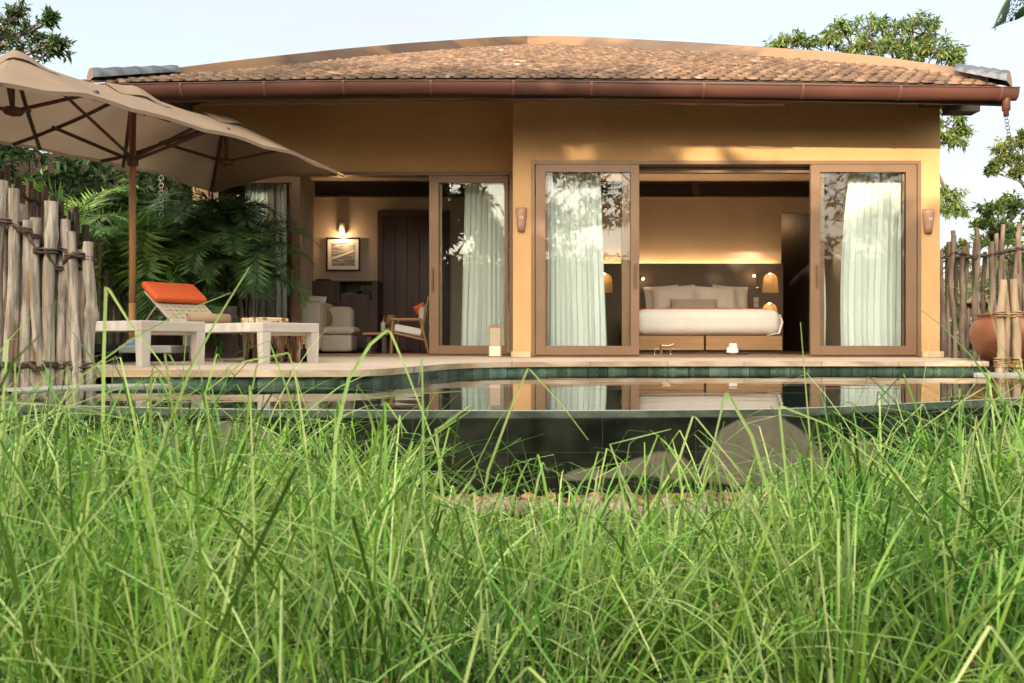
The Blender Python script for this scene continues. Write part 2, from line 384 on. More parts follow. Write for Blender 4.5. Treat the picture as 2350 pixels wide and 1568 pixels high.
deck_front = smooth_poly([(-3.62, 5.62), (-2.9, 5.62), (-2.1, 5.60), (-1.3, 5.62), (-.98, 5.78), (-.78, 6.35), (-.62, 7.0), (-.35, 7.5), (.1, 7.78), (.9, 7.95), (2.2, 8.03), (3.6, 8.03), (4.81, 8.03)], 5)
d = MB()
poly = [(p.x, p.y) for p in deck_front] + [(4.81, 8.9), (5.37, 9.2), (5.37, 10.25), (0.0, 10.25), (0, 11.0), (-3.62, 11.0)]
n = len(poly); zt, zb = 0.0, -.05
d.add([(x, y, zt) for x, y in poly], [tuple(range(n))], 0)
for (x, y), (x2, y2) in zip(poly, poly[1:] + poly[:1]):
    d.add([(x, y, zb), (x2, y2, zb), (x2, y2, zt), (x, y, zt)], [(0, 1, 2, 3)], 1)
d.add([(x, y, zb) for x, y in poly], [tuple(reversed(range(n)))], 1)
obj('deck', d, [m_stone, m_stoneedge], kind='structure')
# foundation under the deck
d = MB()
f2 = [(x, y + .09) for x, y in [(p.x, p.y) for p in deck_front]] + [(4.78, 8.85), (5.3, 9.2), (5.3, 10.2), (-3.6, 10.2)]
d.prism(f2, -.49, -.055)
obj('deck_base', d, m_soil, kind='structure')
# paving joints cut as thin dark gaps across the coping
# tile band under the coping
t = MB()
acc = []; s = 0; pts = [Vector((p.x, p.y + .03)) for p in deck_front]
cum = [0]
for a, b in zip(pts, pts[1:]): cum.append(cum[-1] + (b - a).length)
def at(s):
    for i in range(len(cum) - 1):
        if s <= cum[i + 1]: return pts[i].lerp(pts[i + 1], (s - cum[i]) / (cum[i + 1] - cum[i]))
    return pts[-1]
s = .78
while s < cum[-1] - .01:
    e = min(s + .205, cum[-1])
    a, b = at(s + .002), at(e - .002)
    m = (b - a).normalized(); nrm = Vector((-m.y, m.x)) * .03
    t.add([(a.x, a.y, -.4), (b.x, b.y, -.4), (b.x, b.y, -.052), (a.x, a.y, -.052), (a.x + nrm.x, a.y + nrm.y, -.4), (b.x + nrm.x, b.y + nrm.y, -.4), (b.x + nrm.x, b.y + nrm.y, -.052), (a.x + nrm.x, a.y + nrm.y, -.052)],
          [(0, 1, 2, 3), (0, 3, 7, 4), (1, 5, 6, 2)])
    s += .207
pool = thing('swimming_pool', 'kidney shaped infinity pool lined in dark green stone below the deck', 'pool', (0.5, 6, -.5))
obj('waterline_tile', t, m_pooltile, pool)
# front rim + outer wall
rim = smooth_poly([(-2.35, 5.56), (-2.75, 5.2), (-2.92, 4.75), (-2.85, 4.35), (-2.55, 4.02), (-2.0, 3.80), (-1.1, 3.62), (0, 3.56), (.8, 3.60), (1.35, 3.70), (2.05, 4.02), (2.82, 4.39), (3.9, 4.95), (4.9, 5.7), (5.6, 6.5)], 6)
w = MB(); wt = MB(); k = len(rim)
def off(poly, i, o):
    a = poly[max(i - 1, 0)]; b = poly[min(i + 1, len(poly) - 1)]; m = (b - a).normalized()
    return Vector((poly[i].x + m.y * o, poly[i].y - m.x * o))
def ribbon(mb, poly, o0, z0, o1, z1, mi=0):
    vs = []; fs = []
    for i in range(len(poly)):
        a = off(poly, i, o0); b = off(poly, i, o1)
        vs += [(a.x, a.y, z0), (b.x, b.y, z1)]
    for i in range(len(poly) - 1): fs.append((2 * i, 2 * i + 1, 2 * i + 3, 2 * i + 2))
    mb.add(vs, fs, mi, False)
WZ = -.11
ribbon(wt, rim, -.02, -.4, 0, WZ + .001); ribbon(wt, rim, 0, WZ + .001, .008, WZ - .001); ribbon(wt, rim, .008, WZ - .001, .03, WZ - .028)
obj('rim', wt, m_rimtop, pool)
lip = MB(); ribbon(lip, rim, -.004, WZ + .0025, .004, WZ + .0025); ribbon(lip, rim, .004, WZ + .0025, .006, WZ - .003); obj('rim_highlight', lip, m_rimpale, pool)  # pale lip colour paints the bright highlight along the water edge
ribbon(w, rim, .03, WZ - .028, .045, WZ - .031); ribbon(w, rim, .045, WZ - .031, .055, -.52)
# outer wall material: dark green slate with dry patches, joints
def wallmat():
    m = M('wet_green_slate', (.008, .010, .007), (.030, .034, .024), scale=7, rough=.3, spec=.12, bump=.5, bscale=24, bdist=.005)
    nt = m.node_tree; N = nt.nodes; Lk = nt.links; b = N['Principled BSDF']
    old = b.inputs['Base Color'].links[0].from_socket
    tc = N.new('ShaderNodeTexCoord'); mp = N.new('ShaderNodeMapping'); mp.inputs['Scale'].default_value = (1.0, 1, 1.5); mp.inputs['Location'].default_value = (3.05, 0, 1.15)
    Lk.new(tc.outputs['Object'], mp.inputs[0])
    no = N.new('ShaderNodeTexNoise'); no.inputs['Scale'].default_value = 2.1; no.inputs['Detail'].default_value = 3; no.inputs['Roughness'].default_value = .42
    Lk.new(mp.outputs[0], no.inputs['Vector'])
    sp0 = N.new('ShaderNodeSeparateXYZ'); Lk.new(tc.outputs['Object'], sp0.inputs[0])
    def mth(op, a, b_=None):
        n_ = N.new('ShaderNodeMath'); n_.operation = op
        for i_, s_ in enumerate((a, b_)):
            if s_ is None: continue
            if isinstance(s_, (int, float)): n_.inputs[i_].default_value = s_
            else: Lk.new(s_, n_.inputs[i_])
        return n_.outputs[0]
    # stain outline: mounds of lighter dried mineral film rising from the foot of the wall
    X_, Z_ = sp0.outputs[0], sp0.outputs[2]; ht = None
    for cx_, am_, wd_ in ((-.16, .14, .15), (.12, .20, .24), (.66, .325, .33), (1.14, .24, .14), (-1.8, .30, .4), (2.2, .25, .4)):
        q_ = mth('DIVIDE', mth('SUBTRACT', X_, cx_), wd_); g_ = mth('MULTIPLY', mth('POWER', mth('MAXIMUM', mth('SUBTRACT', 1.0, mth('MULTIPLY', q_, q_)), 0.0), .5), am_)
        ht = g_ if ht is None else mth('MAXIMUM', ht, g_)
    ht = mth('MINIMUM', ht, .335)
    wob_ = mth('MULTIPLY', mth('SUBTRACT', no.outputs['Fac'], .5), .22)
    dd_ = mth('SUBTRACT', mth('ADD', ht, wob_), mth('ADD', Z_, -.03))
    low_ = mth('ADD', mth('ADD', Z_, -.07), mth('MULTIPLY', wob_, .8))
    mr = N.new('ShaderNodeMapRange'); mr.inputs[1].default_value = 0; mr.inputs[2].default_value = .012
    Lk.new(mth('MINIMUM', dd_, low_), mr.inputs[0])
    n2 = N.new('ShaderNodeTexNoise'); n2.inputs['Scale'].default_value = 14; n2.inputs['Detail'].default_value = 8; Lk.new(tc.outputs['Object'], n2.inputs['Vector'])
    dry = N.new('ShaderNodeMix'); dry.data_type = 'RGBA'; dry.inputs[6].default_value = (.24, .205, .15, 1); dry.inputs[7].default_value = (.11, .105, .08, 1)
    Lk.new(n2.outputs['Fac'], dry.inputs[0])
    mx = N.new('ShaderNodeMix'); mx.data_type = 'RGBA'; Lk.new(mr.outputs[0], mx.inputs[0]); Lk.new(old, mx.inputs[6]); Lk.new(dry.outputs[2], mx.inputs[7])
    sep = N.new('ShaderNodeSeparateXYZ'); Lk.new(tc.outputs['Object'], sep.inputs[0])
    def joint(sock, period, ofs, wd):
        a = N.new('ShaderNodeMath'); a.operation = 'ADD'; a.inputs[1].default_value = ofs; Lk.new(sock, a.inputs[0])
        p = N.new('ShaderNodeMath'); p.operation = 'PINGPONG'; p.inputs[1].default_value = period / 2; Lk.new(a.outputs[0], p.inputs[0])
        l = N.new('ShaderNodeMath'); l.operation = 'LESS_THAN'; l.inputs[1].default_value = wd; Lk.new(p.outputs[0], l.inputs[0]); return l.outputs[0]
    j1 = joint(sep.outputs[0], .42, .1, .0016); j2 = joint(sep.outputs[2], .21, 10.29 + .5 - .5, .0012)
    mxj = N.new('ShaderNodeMath'); mxj.operation = 'MAXIMUM'; Lk.new(j1, mxj.inputs[0]); Lk.new(j2, mxj.inputs[1])
    m3 = N.new('ShaderNodeMix'); m3.data_type = 'RGBA'; m3.inputs[7].default_value = (.2, .2, .165, 1)
    jf = N.new('ShaderNodeMath'); jf.operation = 'MULTIPLY'; jf.inputs[1].default_value = .22; Lk.new(mxj.outputs[0], jf.inputs[0])
    Lk.new(jf.outputs[0], m3.inputs[0]); Lk.new(mx.outputs[2], m3.inputs[6]); Lk.new(m3.outputs[2], b.inputs['Base Color'])
    r = N.new('ShaderNodeMapRange'); r.inputs[3].default_value = .3; r.inputs[4].default_value = .6; Lk.new(mr.outputs[0], r.inputs[0]); Lk.new(r.outputs[0], b.inputs['Roughness'])
    return m
obj('outer_wall', w, wallmat(), pool)
# pale ledges at both ends of the pool
l = MB()
lp = smooth_poly([(-2.36, 5.50), (-2.85, 5.12), (-3.02, 4.75)], 6)
ribbon(l, lp, -.05, WZ + .012, .34, WZ + .012); ribbon(l, lp, .34, WZ + .012, .34, -.3); ribbon(l, lp, -.05, -.3, -.05, WZ + .012)
obj('ledge', l, m_rimpale, pool)
l = MB()
l.prism([(4.28, 7.38), (4.9, 7.02), (6.2, 6.75), (6.2, 7.35), (4.9, 7.44)], -.16, WZ + .022)
obj('ledge', l, m_rimpale, pool)
# pool floor
l = MB(); l.add([(-3, 3.6, -.6), (7, 3.6, -.6), (7, 9, -.6), (-3, 9, -.6)], [(0, 1, 2, 3)])
# water
wm = bpy.data.materials.new('pool_water'); wm.use_nodes = True
nt = wm.node_tree; N = nt.nodes; Lk = nt.links; b = N['Principled BSDF']
b.inputs['Base Color'].default_value = (.012, .022, .018, 1); b.inputs['Roughness'].default_value = .0; b.inputs['IOR'].default_value = 1.4
b.inputs['Specular IOR Level'].default_value = .6
tc = N.new('ShaderNodeTexCoord'); mp = N.new('ShaderNodeMapping'); mp.inputs['Scale'].default_value = (.7, 2.2, 1)
no = N.new('ShaderNodeTexNoise'); no.inputs['Scale'].default_value = 1.6; no.inputs['Detail'].default_value = 2
bp = N.new('ShaderNodeBump'); bp.inputs['Strength'].default_value = .2; bp.inputs['Distance'].default_value = .01
Lk.new(tc.outputs['Object'], mp.inputs[0]); Lk.new(mp.outputs[0], no.inputs['Vector']); Lk.new(no.outputs['Fac'], bp.inputs['Height']); Lk.new(bp.outputs[0], b.inputs['Normal'])
wa = MB()
wp = [(p.x, p.y) for p in rim] + [(8, 7.2), (9, 9), (5.2, 9), (4.7, 8.2), (3.6, 8.1), (2.2, 8.1), (.9, 8.02), (.1, 7.84), (-.30, 7.56), (-.55, 7.02), (-.72, 6.4), (-.93, 5.84), (-1.3, 5.68), (-2.3, 5.68)]
wa.add([(x, y, WZ) for x, y in wp], [tuple(range(len(wp)))])
obj('water', wa, wm, kind='structure')

# pebble trench & edging rocks
pb = MB()
def blob(mb, c, r, sq, seed, n=7, m=5, mi=0, amp=.25, T=None):
    def f(a, b):
        th = a * 2 * math.pi; ph = (b - .5) * math.pi
        dv = Vector((math.cos(th) * math.cos(ph), math.sin(th) * math.cos(ph), math.sin(ph)))
        rr = r * (1 + amp * noise.noise(Vector((math.cos(th) * math.cos(ph) * 1.3 + seed, math.sin(th) * math.cos(ph) * 1.3, dv.z * 1.3 + seed * .37))) * 2)
        return (c[0] + dv.x * rr * sq[0], c[1] + dv.y * rr * sq[1], c[2] + dv.z * rr * sq[2])
    mb.grid(f, n, m, mi, True, T)
for i in range(1500):
    x = rnd.uniform(-2.8, 3.6); i0 = min(range(k), key=lambda j: abs(rim[j].x - x) if rim[j].y < 5.2 else 99)
    yb = rim[i0].y - .11
    y = yb - rnd.uniform(.02, .3)
    blob(pb, (x, y, -.49 + rnd.uniform(0, .03)), rnd.uniform(.016, .034), (1.2, .9, .6), i * 1.3, 6, 4)
o = obj('pebbles', pb, m_pebble); tag(o, 'brown wet pebbles filling the gutter at the foot of the pool wall', 'pebbles', kind='stuff')
x = -2.7; i = 0
proto = []
while x < 3.5:
    i0 = min(range(k), key=lambda j: abs(rim[j].x - x) if rim[j].y < 5.2 else 99)
    rw = rnd.uniform(.055, .12)
    mb = MB(); blob(mb, (0, 0, .02), 1, (rw, .07, .05), i * 3.1, 14, 9, amp=.4)
    o = obj('edging_rock', mb, m_rock); o.location = (x + rw, rim[i0].y - .45 + rnd.uniform(-.02, .02), -.49); o.rotation_euler = (0, 0, rnd.uniform(-.15, .15))
    tag(o, 'rough pinkish edging stone laid in the row between pebbles and grass', 'edging stone', 'edging stones below the pool wall')
    x += rw * 2 - .005; i += 1

# ================================================================== villa
villa = thing('villa', 'ochre plastered pool villa with low clay tiled roof and bronze sliding doors', 'villa', (0.5, 10, 0))
def X10(u): return (u - 1175) / F * 10.0
YL = 10.78
def XL(u): return (u - 1175) / F * YL
def Zv(v, d): return EYE + (784 - v) / F * d
x_a, x_b, x_c, x_d = .011, X10(1219), X10(2113), X10(2157)
zt1 = Zv(369, 10); zt2 = Zv(395, YL)
w = MB()
w.box(x_a, x_b, 10, 10.2, 0, 3.45); w.box(x_c, x_d, 10, 10.2, 0, 3.45); w.box(x_b + .0, x_c, 10.0, 10.2, zt1, 3.45)
w.v = w.v
obj('front_wall', w, m_ochre, villa)
w = MB()
w.box(x_d - .2, x_d, 10.2, 17.2, 0, 3.4); w.box(-4.32, -4.12, YL + .2, 17.2, 0, 3.4); w.box(-4.32, x_d, 17.2, 17.4, 0, 3.4)
obj('side_wall', w, m_ochre, villa)
w = MB()
w.box(-4.32, x_a, YL, YL + .2, zt2, 3.8); w.box(-4.32, -4.12, YL, YL + .2, 0, zt2); w.box(x_a, x_a + .2, 10.2, YL + .2, 0, 3.8)
obj('recessed_wall', w, m_ochre, villa)
w = MB(); w.box(x_a - .022, x_b - .006, 9.965, 10.03, .001, .075, b=.004)
obj('plinth', w, m_plinth, villa)
w = MB(); w.box(x_c + .01, x_d + .035, 9.965, 10.2, .001, .075, b=.004)
obj('plinth', w, m_plinth, villa)
# interior shells
w = MB()
X13 = lambda u: (u - 1175) / F * 13.1
hx0, hx1, hz = X13(1793), 5.10, Zv(487, 13.1)
w.box(-4.12, hx0, 13.1, 13.25, 0.03, 2.82); w.box(hx0, hx1, 13.1, 13.25, hz, 2.82); w.box(hx1, x_d - .2, 13.1, 13.25, .03, 2.82)
w.box(-3.38, -3.30, 11.02, 13.1, .03, 2.82)
w.box(.03, .17, 10.98, 13.1, .03, 2.82)
w.box(x_d - .23, x_d - .2, 10.2, 13.1, .03, 2.82)
obj('inner_wall', w, m_taupe, villa)
w = MB(); w.box(.2, x_d - .2, 10.2, 17.1, 2.82, 2.9); w.box(-4.1, .012, YL + .2, 17.1, 2.82, 2.9); obj('ceiling', w, m_ceil, villa)
w = MB(); w.box(.24, x_d - .2, 10.12, 17.1, -.02, .03); w.box(-4.1, .03, YL + .12, 13.1, -.02, .03); obj('floor', w, m_floor, villa)
w = MB()                                         # louvre strips at the top of the back wall
for xa, xb in ((-3.29, .02), (.18, 2.95), (3.05, 5.15)):
    za, zb_ = 2.565, 2.80
    w.box(xa, xb, 13.06, 13.09, za, zb_)
    w.box(xa, xb, 13.0, 13.06, za, za + .018); w.box(xa, xb, 13.0, 13.06, zb_ - .018, zb_)
    for i in range(5): 
        z = za + .03 + i * .037
        T = Matrix.Translation((0, 13.03, z + .012)) @ Matrix.Rotation(R(-35), 4, 'X')
        w.box(xa + .02, xb - .02, -.028, .028, -.004, .004, T=T)
w.box(2.95, 3.05, 13.0, 13.09, 2.565, 2.80)
obj('louvre', w, m_louvre, villa)
w = MB(); w.box(.18, 5.15, 13.05, 13.09, 2.548, 2.563); w.box(-3.29, .02, 13.05, 13.09, 2.548, 2.563); obj('picture_rail', w, m_taupe, villa)
# hallway behind the bedroom
w = MB()
w.box(hx0 - .02, hx0 + .01, 13.25, 15.6, .03, 2.6); w.box(hx1, hx1 + .05, 13.25, 15.6, .03, 2.6); w.box(hx0, hx1, 15.6, 15.7, .03, 2.2)
obj('hallway_panelling', w, m_darkwood, villa)
w = MB(); w.box(hx0, hx1, 15.45, 15.5, 2.2, 2.6); obj('hallway_bulkhead', w, m_taupe, villa)
w = MB()
for i in range(6): w.box(hx0 + .02, hx1, 15.40, 15.44, 1.98 + i * .035, 2.0 + i * .035)
obj('louvre', w, m_louvre, villa)
# brown interior door in the living room
w = MB(); xd0, xd1, zd = X13(868), X13(1032), Zv(485, 13.1)
w.box(xd0, xd0 + .09, 13.03, 13.09, .03, zd); w.box(xd1 - .09, xd1, 13.03, 13.09, .03, zd); w.box(xd0 + .09, xd1 - .09, 13.03, 13.09, zd - .09, zd)
door = obj('interior_door', w, m_darkwood, villa)
w = MB(); n = 5
for i in range(n):
    a = xd0 + .092 + (xd1 - xd0 - .184) * i / n; c = xd0 + .092 + (xd1 - xd0 - .184) * (i + 1) / n
    w.box(a, c - .004, 13.055, 13.085, .035, zd - .092, b=.003)
obj('door_leaf', w, wood('door_brown', (.05, .024, .017), (.095, .045, .03), axis=2, rough=.4), door)
w = MB(); w.lathe([(0, 0), (.012, 0), (.012, .02), (0, .02)], 10, (X13(1018), 0, 0), T=Matrix.Translation((0, 13.03, Zv(648, 13.1))) @ Matrix.Rotation(R(90), 4, 'X')); obj('door_viewer', w, m_brass, door)

# ---- sliding doors
def frame_rect(mb, x0, x1, z0, z1, wl, wr, wt_, wb, y0, y1, mi=0, b=.003):
    mb.box(x0, x0 + wl, y0, y1, z0, z1, mi, b); mb.box(x1 - wr, x1, y0, y1, z0, z1, mi, b)
    mb.box(x0 + wl - .001, x1 - wr + .001, y0 + .001, y1 - .001, z1 - wt_, z1 - .001, mi, 0); mb.box(x0 + wl - .001, x1 - wr + .001, y0 + .001, y1 - .001, z0 + .001, z0 + wb, mi, 0)
def outer_frame(x0, x1, z1, y, name='door_frame'):
    mb = MB()
    mb.box(x0, x0 + .045, y, y + .17, .012, z1, b=.003); mb.box(x1 - .045, x1, y, y + .17, .012, z1, b=.003)
    mb.box(x0 + .044, x1 - .044, y + .001, y + .17, z1 - .045, z1 - .001)
    # track
    mb.box(x0 + .045, x1 - .045, y, y + .17, .001, .012)
    for k_ in (.03, .085, .14): mb.box(x0 + .045, x1 - .045, y + k_, y + k_ + .008, .012, .028)
    return obj(name, mb, m_frame, villa)
def sliding(x0, x1, z1, y, wl=.12, wr=.12, handle=None, hz=(.99, 1.28), name='sliding_door', wt_=.095):
    mb = MB(); frame_rect(mb, x0, x1, .03, z1, wl, wr, wt_, .115, y, y + .05)
    # rebate bead
    frame_rect(mb, x0 + wl - .012, x1 - wr + .012, .03 + .103, z1 - wt_ + .012, .012, .012, .012, .012, y + .012, y + .04, 0, 0)
    o = obj(name, mb, m_frame, villa)
    gl = MB(); gl.box(x0 + wl - .005, x1 - wr + .005, y + .024, y + .030, .14, z1 - wt_ + .005)
    obj('glass', gl, m_glass, o)
    if handle is not None:
        h = MB(); h.tube([(handle, y - .035, hz[0]), (handle, y - .035, hz[1])], .011, 10)
        for z in (hz[0] + .04, hz[1] - .04): h.tube([(handle, y + .002, z), (handle, y - .035, z)], .008, 8)
        obj('handle', h, m_handle, o)
    return o
outer_frame(x_b, x_c, zt1, 9.985)
zi1 = zt1 - .048
sliding(X10(1229), X10(1467), zi1, 9.99, .125, .11, X10(1457), (Zv(661, 10), Zv(607, 10)))
sliding(X10(1860), X10(2103), zi1, 9.99, .12, .135, X10(1874), (Zv(661, 10), Zv(607, 10)))
sliding(X10(1236), X10(1452), zi1, 10.045, .12, .13, name='inner_sliding_door')
sliding(X10(1877), X10(2098), zi1, 10.045, .10, .12, name='inner_sliding_door')
w = MB(); w.box(x_b + .05, x_c - .05, 10.16, 10.24, Zv(398, 10.2), zi1 + .01); obj('door_head', w, m_frame_in, villa)
outer_frame(XL(472), x_a - .002, zt2, YL - .015)
zi2 = zt2 - .05
sliding(XL(985), XL(1166), zi2, YL - .01, .13, .05, XL(994), (Zv(668, YL), Zv(617, YL)))
sliding(XL(480), XL(690), zi2, YL - .01, .13, .12, XL(673), (Zv(668, YL), Zv(617, YL)))
sliding(XL(992), XL(1166), zi2, YL + .045, .13, .05, name='inner_sliding_door')
sliding(XL(482), XL(682), zi2, YL + .045, .13, .12, name='inner_sliding_door')

# ---- roof
def dhip(u):
    k_ = (u - 1175) / F
    return 13.276 / (1 - .9 * k_) if u <= 1224 else 13.924 / (1 + .9 * k_)
top_tab = [(206, 181), (300, 172), (403, 158), (538, 141), (672, 126), (790, 113.5), (935, 100.6), (1088, 89.8), (1160, 85.5), (1224, 83.8), (1300, 84.6), (1377, 87.4), (1598, 99.5), (1742, 109), (1886, 119), (2014, 131), (2203, 158), (2317, 182)]
til_tab = [(206, 188), (300, 180), (406, 172), (538, 161), (672, 149), (799, 135), (1003, 117), (1150, 107), (1224, 104), (1320, 106), (1598, 119), (1886, 141), (2078, 156), (2203, 172), (2317, 197)]
hipL = []; hipR = []
for i in range(41):
    u = lerp(206, 1224, i / 40); hipL.append((dhip(u), P(u, interp(til_tab, u), dhip(u))))
    u = lerp(2317, 1224, i / 40); hipR.append((dhip(u), P(u, interp(til_tab, u), dhip(u))))
D0 = 8.95
def hip_at(tab, dd, which):
    t_ = [(a, p[which]) for a, p in tab]
    if dd < t_[0][0]:
        s_ = (t_[3][1] - t_[0][1]) / (t_[3][0] - t_[0][0]); return t_[0][1] + s_ * (dd - t_[0][0])
    return interp(t_, dd)
def xl(dd): return hip_at(hipL, dd, 0)
def xr(dd): return hip_at(hipR, dd, 0)
def zroof(x, dd):
    a, b_ = xl(dd), xr(dd)
    t_ = 0 if b_ - a < .01 else min(1, max(0, (x - a) / (b_ - a)))
    return lerp(hip_at(hipL, dd, 2), hip_at(hipR, dd, 2), t_) + .07 * 4 * t_ * (1 - t_) * max(0, 1 - (dd - D0) / 4.6)
DA = 13.6
rf = MB()
def sweep(a, b_): return .27 * min(1, min(a, 1 - a) * 9.3 / 1.15) * max(0, 1 - b_ * 2.2)
def surf(mb, dz, mi, flip=False, nx=16, ny=18):
    mb.grid(lambda a, b_: (lerp(xl(lerp(D0, DA - .01, b_)), xr(lerp(D0, DA - .01, b_)), a), lerp(D0, DA - .01, b_), zroof(lerp(xl(lerp(D0, DA - .01, b_)), xr(lerp(D0, DA - .01, b_)), a), lerp(D0, DA - .01, b_)) + dz), nx, ny, mi, False, flip=flip)
    mb.grid(lambda a, b_: (lerp(xl(lerp(D0, DA - .01, b_)), xr(lerp(D0, DA - .01, b_)), a), 2 * DA - lerp(D0, DA - .01, b_), zroof(lerp(xl(lerp(D0, DA - .01, b_)), xr(lerp(D0, DA - .01, b_)), a), lerp(D0, DA - .01, b_)) + dz), nx, ny, mi, False, flip=not flip)
    for fx in (xl, xr):
        mb.grid(lambda a, b_: (fx(lerp(D0, DA - .01, b_)), lerp(lerp(D0, DA, b_), 2 * DA - lerp(D0, DA, b_), a), zroof(fx(lerp(D0, DA - .01, b_)), lerp(D0, DA - .01, b_)) + dz + sweep(a, b_)), 24, ny, mi, False, flip=flip ^ (fx is xl))
surf(rf, -.03, 1)
# individual rounded clay tiles on the front slope
def rtile(mb, x, yy, z, sl, w_, L, rot, T_):
    hw = w_ / 2; th = .019
    prof = [(-hw, L), (-hw, .062), (-hw * .86, .03), (-hw * .5, .006), (0, 0), (hw * .5, .006), (hw * .86, .03), (hw, .062), (hw, L)]
    c, s_ = math.cos(rot), math.sin(rot); vs = []
    for (px, py) in prof:
        crown = .014 * (1 - (px / hw) ** 2)
        qx, qy = px * c - py * s_, px * s_ + py * c
        vs.append((x + qx, yy + qy * T_[0], z + qy * T_[1] * 1 + crown + (L - py) * .11))
    for (px, py) in prof:
        qx, qy = px * c - py * s_, px * s_ + py * c
        vs.append((x + qx, yy + qy * T_[0], z + qy * T_[1] - th + (L - py) * .11))
    m_ = len(prof)
    mb.add(vs, [tuple(range(m_))] + [(i + m_, i + 1 + m_, i + 1, i) for i in range(m_ - 1)], 0, False)
y = D0; row = 0; ex = .105
while y < DA - .12:
    y2 = y + .05
    sl = (zroof(.3, y2 + .15) - zroof(.3, y2)) / .15 if y2 + .15 < DA else .5
    nrm_ = math.sqrt(1 + sl * sl); T_ = (1 / nrm_, sl / nrm_)
    x = math.ceil((xl(y) - .05) / .151) * .151 + (row % 2) * .0755
    while x < xr(y) + .03:
        jx = rnd.uniform(-.006, .006)
        rtile(rf, x + jx, y + rnd.uniform(-.008, .008), zroof(min(max(x, xl(y)), xr(y)), y) - .012 + rnd.uniform(-.002, .006), sl, .146, .19, rnd.uniform(-.05, .05), T_)
        x += .151
    y += ex * T_[0]; row += 1
roof = obj('roof', rf, [m_tile, m_tileunder], villa)
# hip band
bd = MB(); vs = []; fs = []
us = [lerp(330, 2262, i / 90) for i in range(91)]
for i, u in enumerate(us):
    dd = dhip(u)
    if 1150 < u < 1300: dd = min(dd, 13.55 - .25 * (1 - abs(u - 1224) / 75.0) * 0)
    p = P(u, interp(top_tab, u), dd); q = P(u, interp(til_tab, u), dd)
    zb_ = q.z - .06
    vs += [(p.x, p.y - .05, zb_), (p.x, p.y - .05, p.z - .012), (p.x, p.y - .03, p.z), (p.x, p.y + .16, p.z), (p.x, p.y + .16, zb_)]
for i in range(90):
    for j in range(4): fs.append((i * 5 + j, (i + 1) * 5 + j, (i + 1) * 5 + j + 1, i * 5 + j + 1))
fs += [(0, 1, 2, 3, 4), tuple(90 * 5 + j for j in (4, 3, 2, 1, 0))]
bd.add(vs, fs, 0, False)
obj('hip_ridge', bd, m_ridge, roof)
# back hips
bd = MB()
for tab in (hipL, hipR):
    bd.tube([(p.x, 2 * DA - p.y, p.z + .05) for dd, p in tab[::4]], .09, 8)
obj('hip_ridge', bd, m_ridge, roof)
# metal caps at hip ends
for (ua, ub, va, vb, r0, r1) in ((206, 405, 179, 164, .135, .10), (2317, 2196, 184, 160, .15, .11)):
    c = MB(); pa = P(ua, va, dhip(ua) - .02); pb_ = P(ub, vb, dhip(ub) - .02)
    pa.z = P(ua, interp(til_tab, ua), dhip(ua)).z; pb_.z = P(ub, interp(til_tab, ub), dhip(ub)).z
    ax = (pb_ - pa); n_ = 14; m_ = 12
    pr = Vector((ax.y, -ax.x, 0)).normalized()
    if pr.y > 0: pr = -pr
    vs = []; 
    for i in range(n_ + 1):
        t_ = i / n_; cc = pa + ax * t_; rr = lerp(r0, r1, t_) * (1 + .05 * math.sin(i * 2.1))
        for j in range(m_ + 1):
            a = math.pi * j / m_
            vs.append(cc + pr * math.cos(a) * rr * 1.05 + Vector((0, 0, math.sin(a) * rr * 1.0 + .01)))
    fs = [(i * (m_ + 1) + j, i * (m_ + 1) + j + 1, (i + 1) * (m_ + 1) + j + 1, (i + 1) * (m_ + 1) + j) for i in range(n_) for j in range(m_)]
    c.add(vs, fs, 0, True)
    c.add(vs[:m_ + 1], [tuple(range(m_ + 1))], 1, False)
    obj('hip_end_cap', c, [m_cap, m_capend], roof)
# soffit = underside
sf = MB(); surf(sf, -.14, 0, flip=True, nx=12, ny=12)
obj('soffit', sf, m_soffit, villa)
# eave board
eb = MB(); n_ = 40; vs = []; fs = []
for i in range(n_ + 1):
    x = lerp(xl(D0), xr(D0), i / n_); z = zroof(x, D0)
    vs += [(x, D0 + .01, z - .235), (x, D0 + .01, z - .03), (x, D0 + .04, z - .03), (x, D0 + .04, z - .235)]
for i in range(n_):
    for j in range(4): fs.append((i * 4 + j, (i + 1) * 4 + j, (i + 1) * 4 + (j + 1) % 4, i * 4 + (j + 1) % 4))
eb.add(vs, fs); 
for fx in (xl, xr):
    x = fx(D0); z = zroof(x, D0); vv = []
    for i in range(25): vv += [(x, D0 + .04 + (2 * DA - 2 * D0 - .04) * i / 24, z + q_ + sweep(i / 24, 0)) for q_ in (-.15, -.02)]
    eb.add(vv, [(2 * i, 2 * i + 1, 2 * i + 3, 2 * i + 2) for i in range(24)])
obj('eave_board', eb, m_ridge, villa)
# rafters
for i, u in enumerate([320, 560, 800, 1032, 1269, 1508, 1750, 1990]):
    rb = MB(); x = (u - 1175) / F * 9.15
    z0_ = zroof(x, 9.1) - .21; z1_ = zroof(x, 10.7) - .21
    a = Matrix.Translation((x, 9.1, z0_)) @ Matrix.Rotation(math.atan2(z1_ - z0_, 1.6), 4, 'X')
    rb.box(-.045, .045, 0, .86 if u > 1177 else 1.75, -.03, .07, T=a)
    obj('rafter', rb, m_soffit, villa)
rb = MB(); rb.box(x_d + .002, x_d + .36, 9.75, 9.95, 3.02, 3.12); rb.box(x_d - .3, x_d + .34, 9.75, 9.95, 3.12, 3.2)
obj('beam_end', rb, m_soffit, villa)
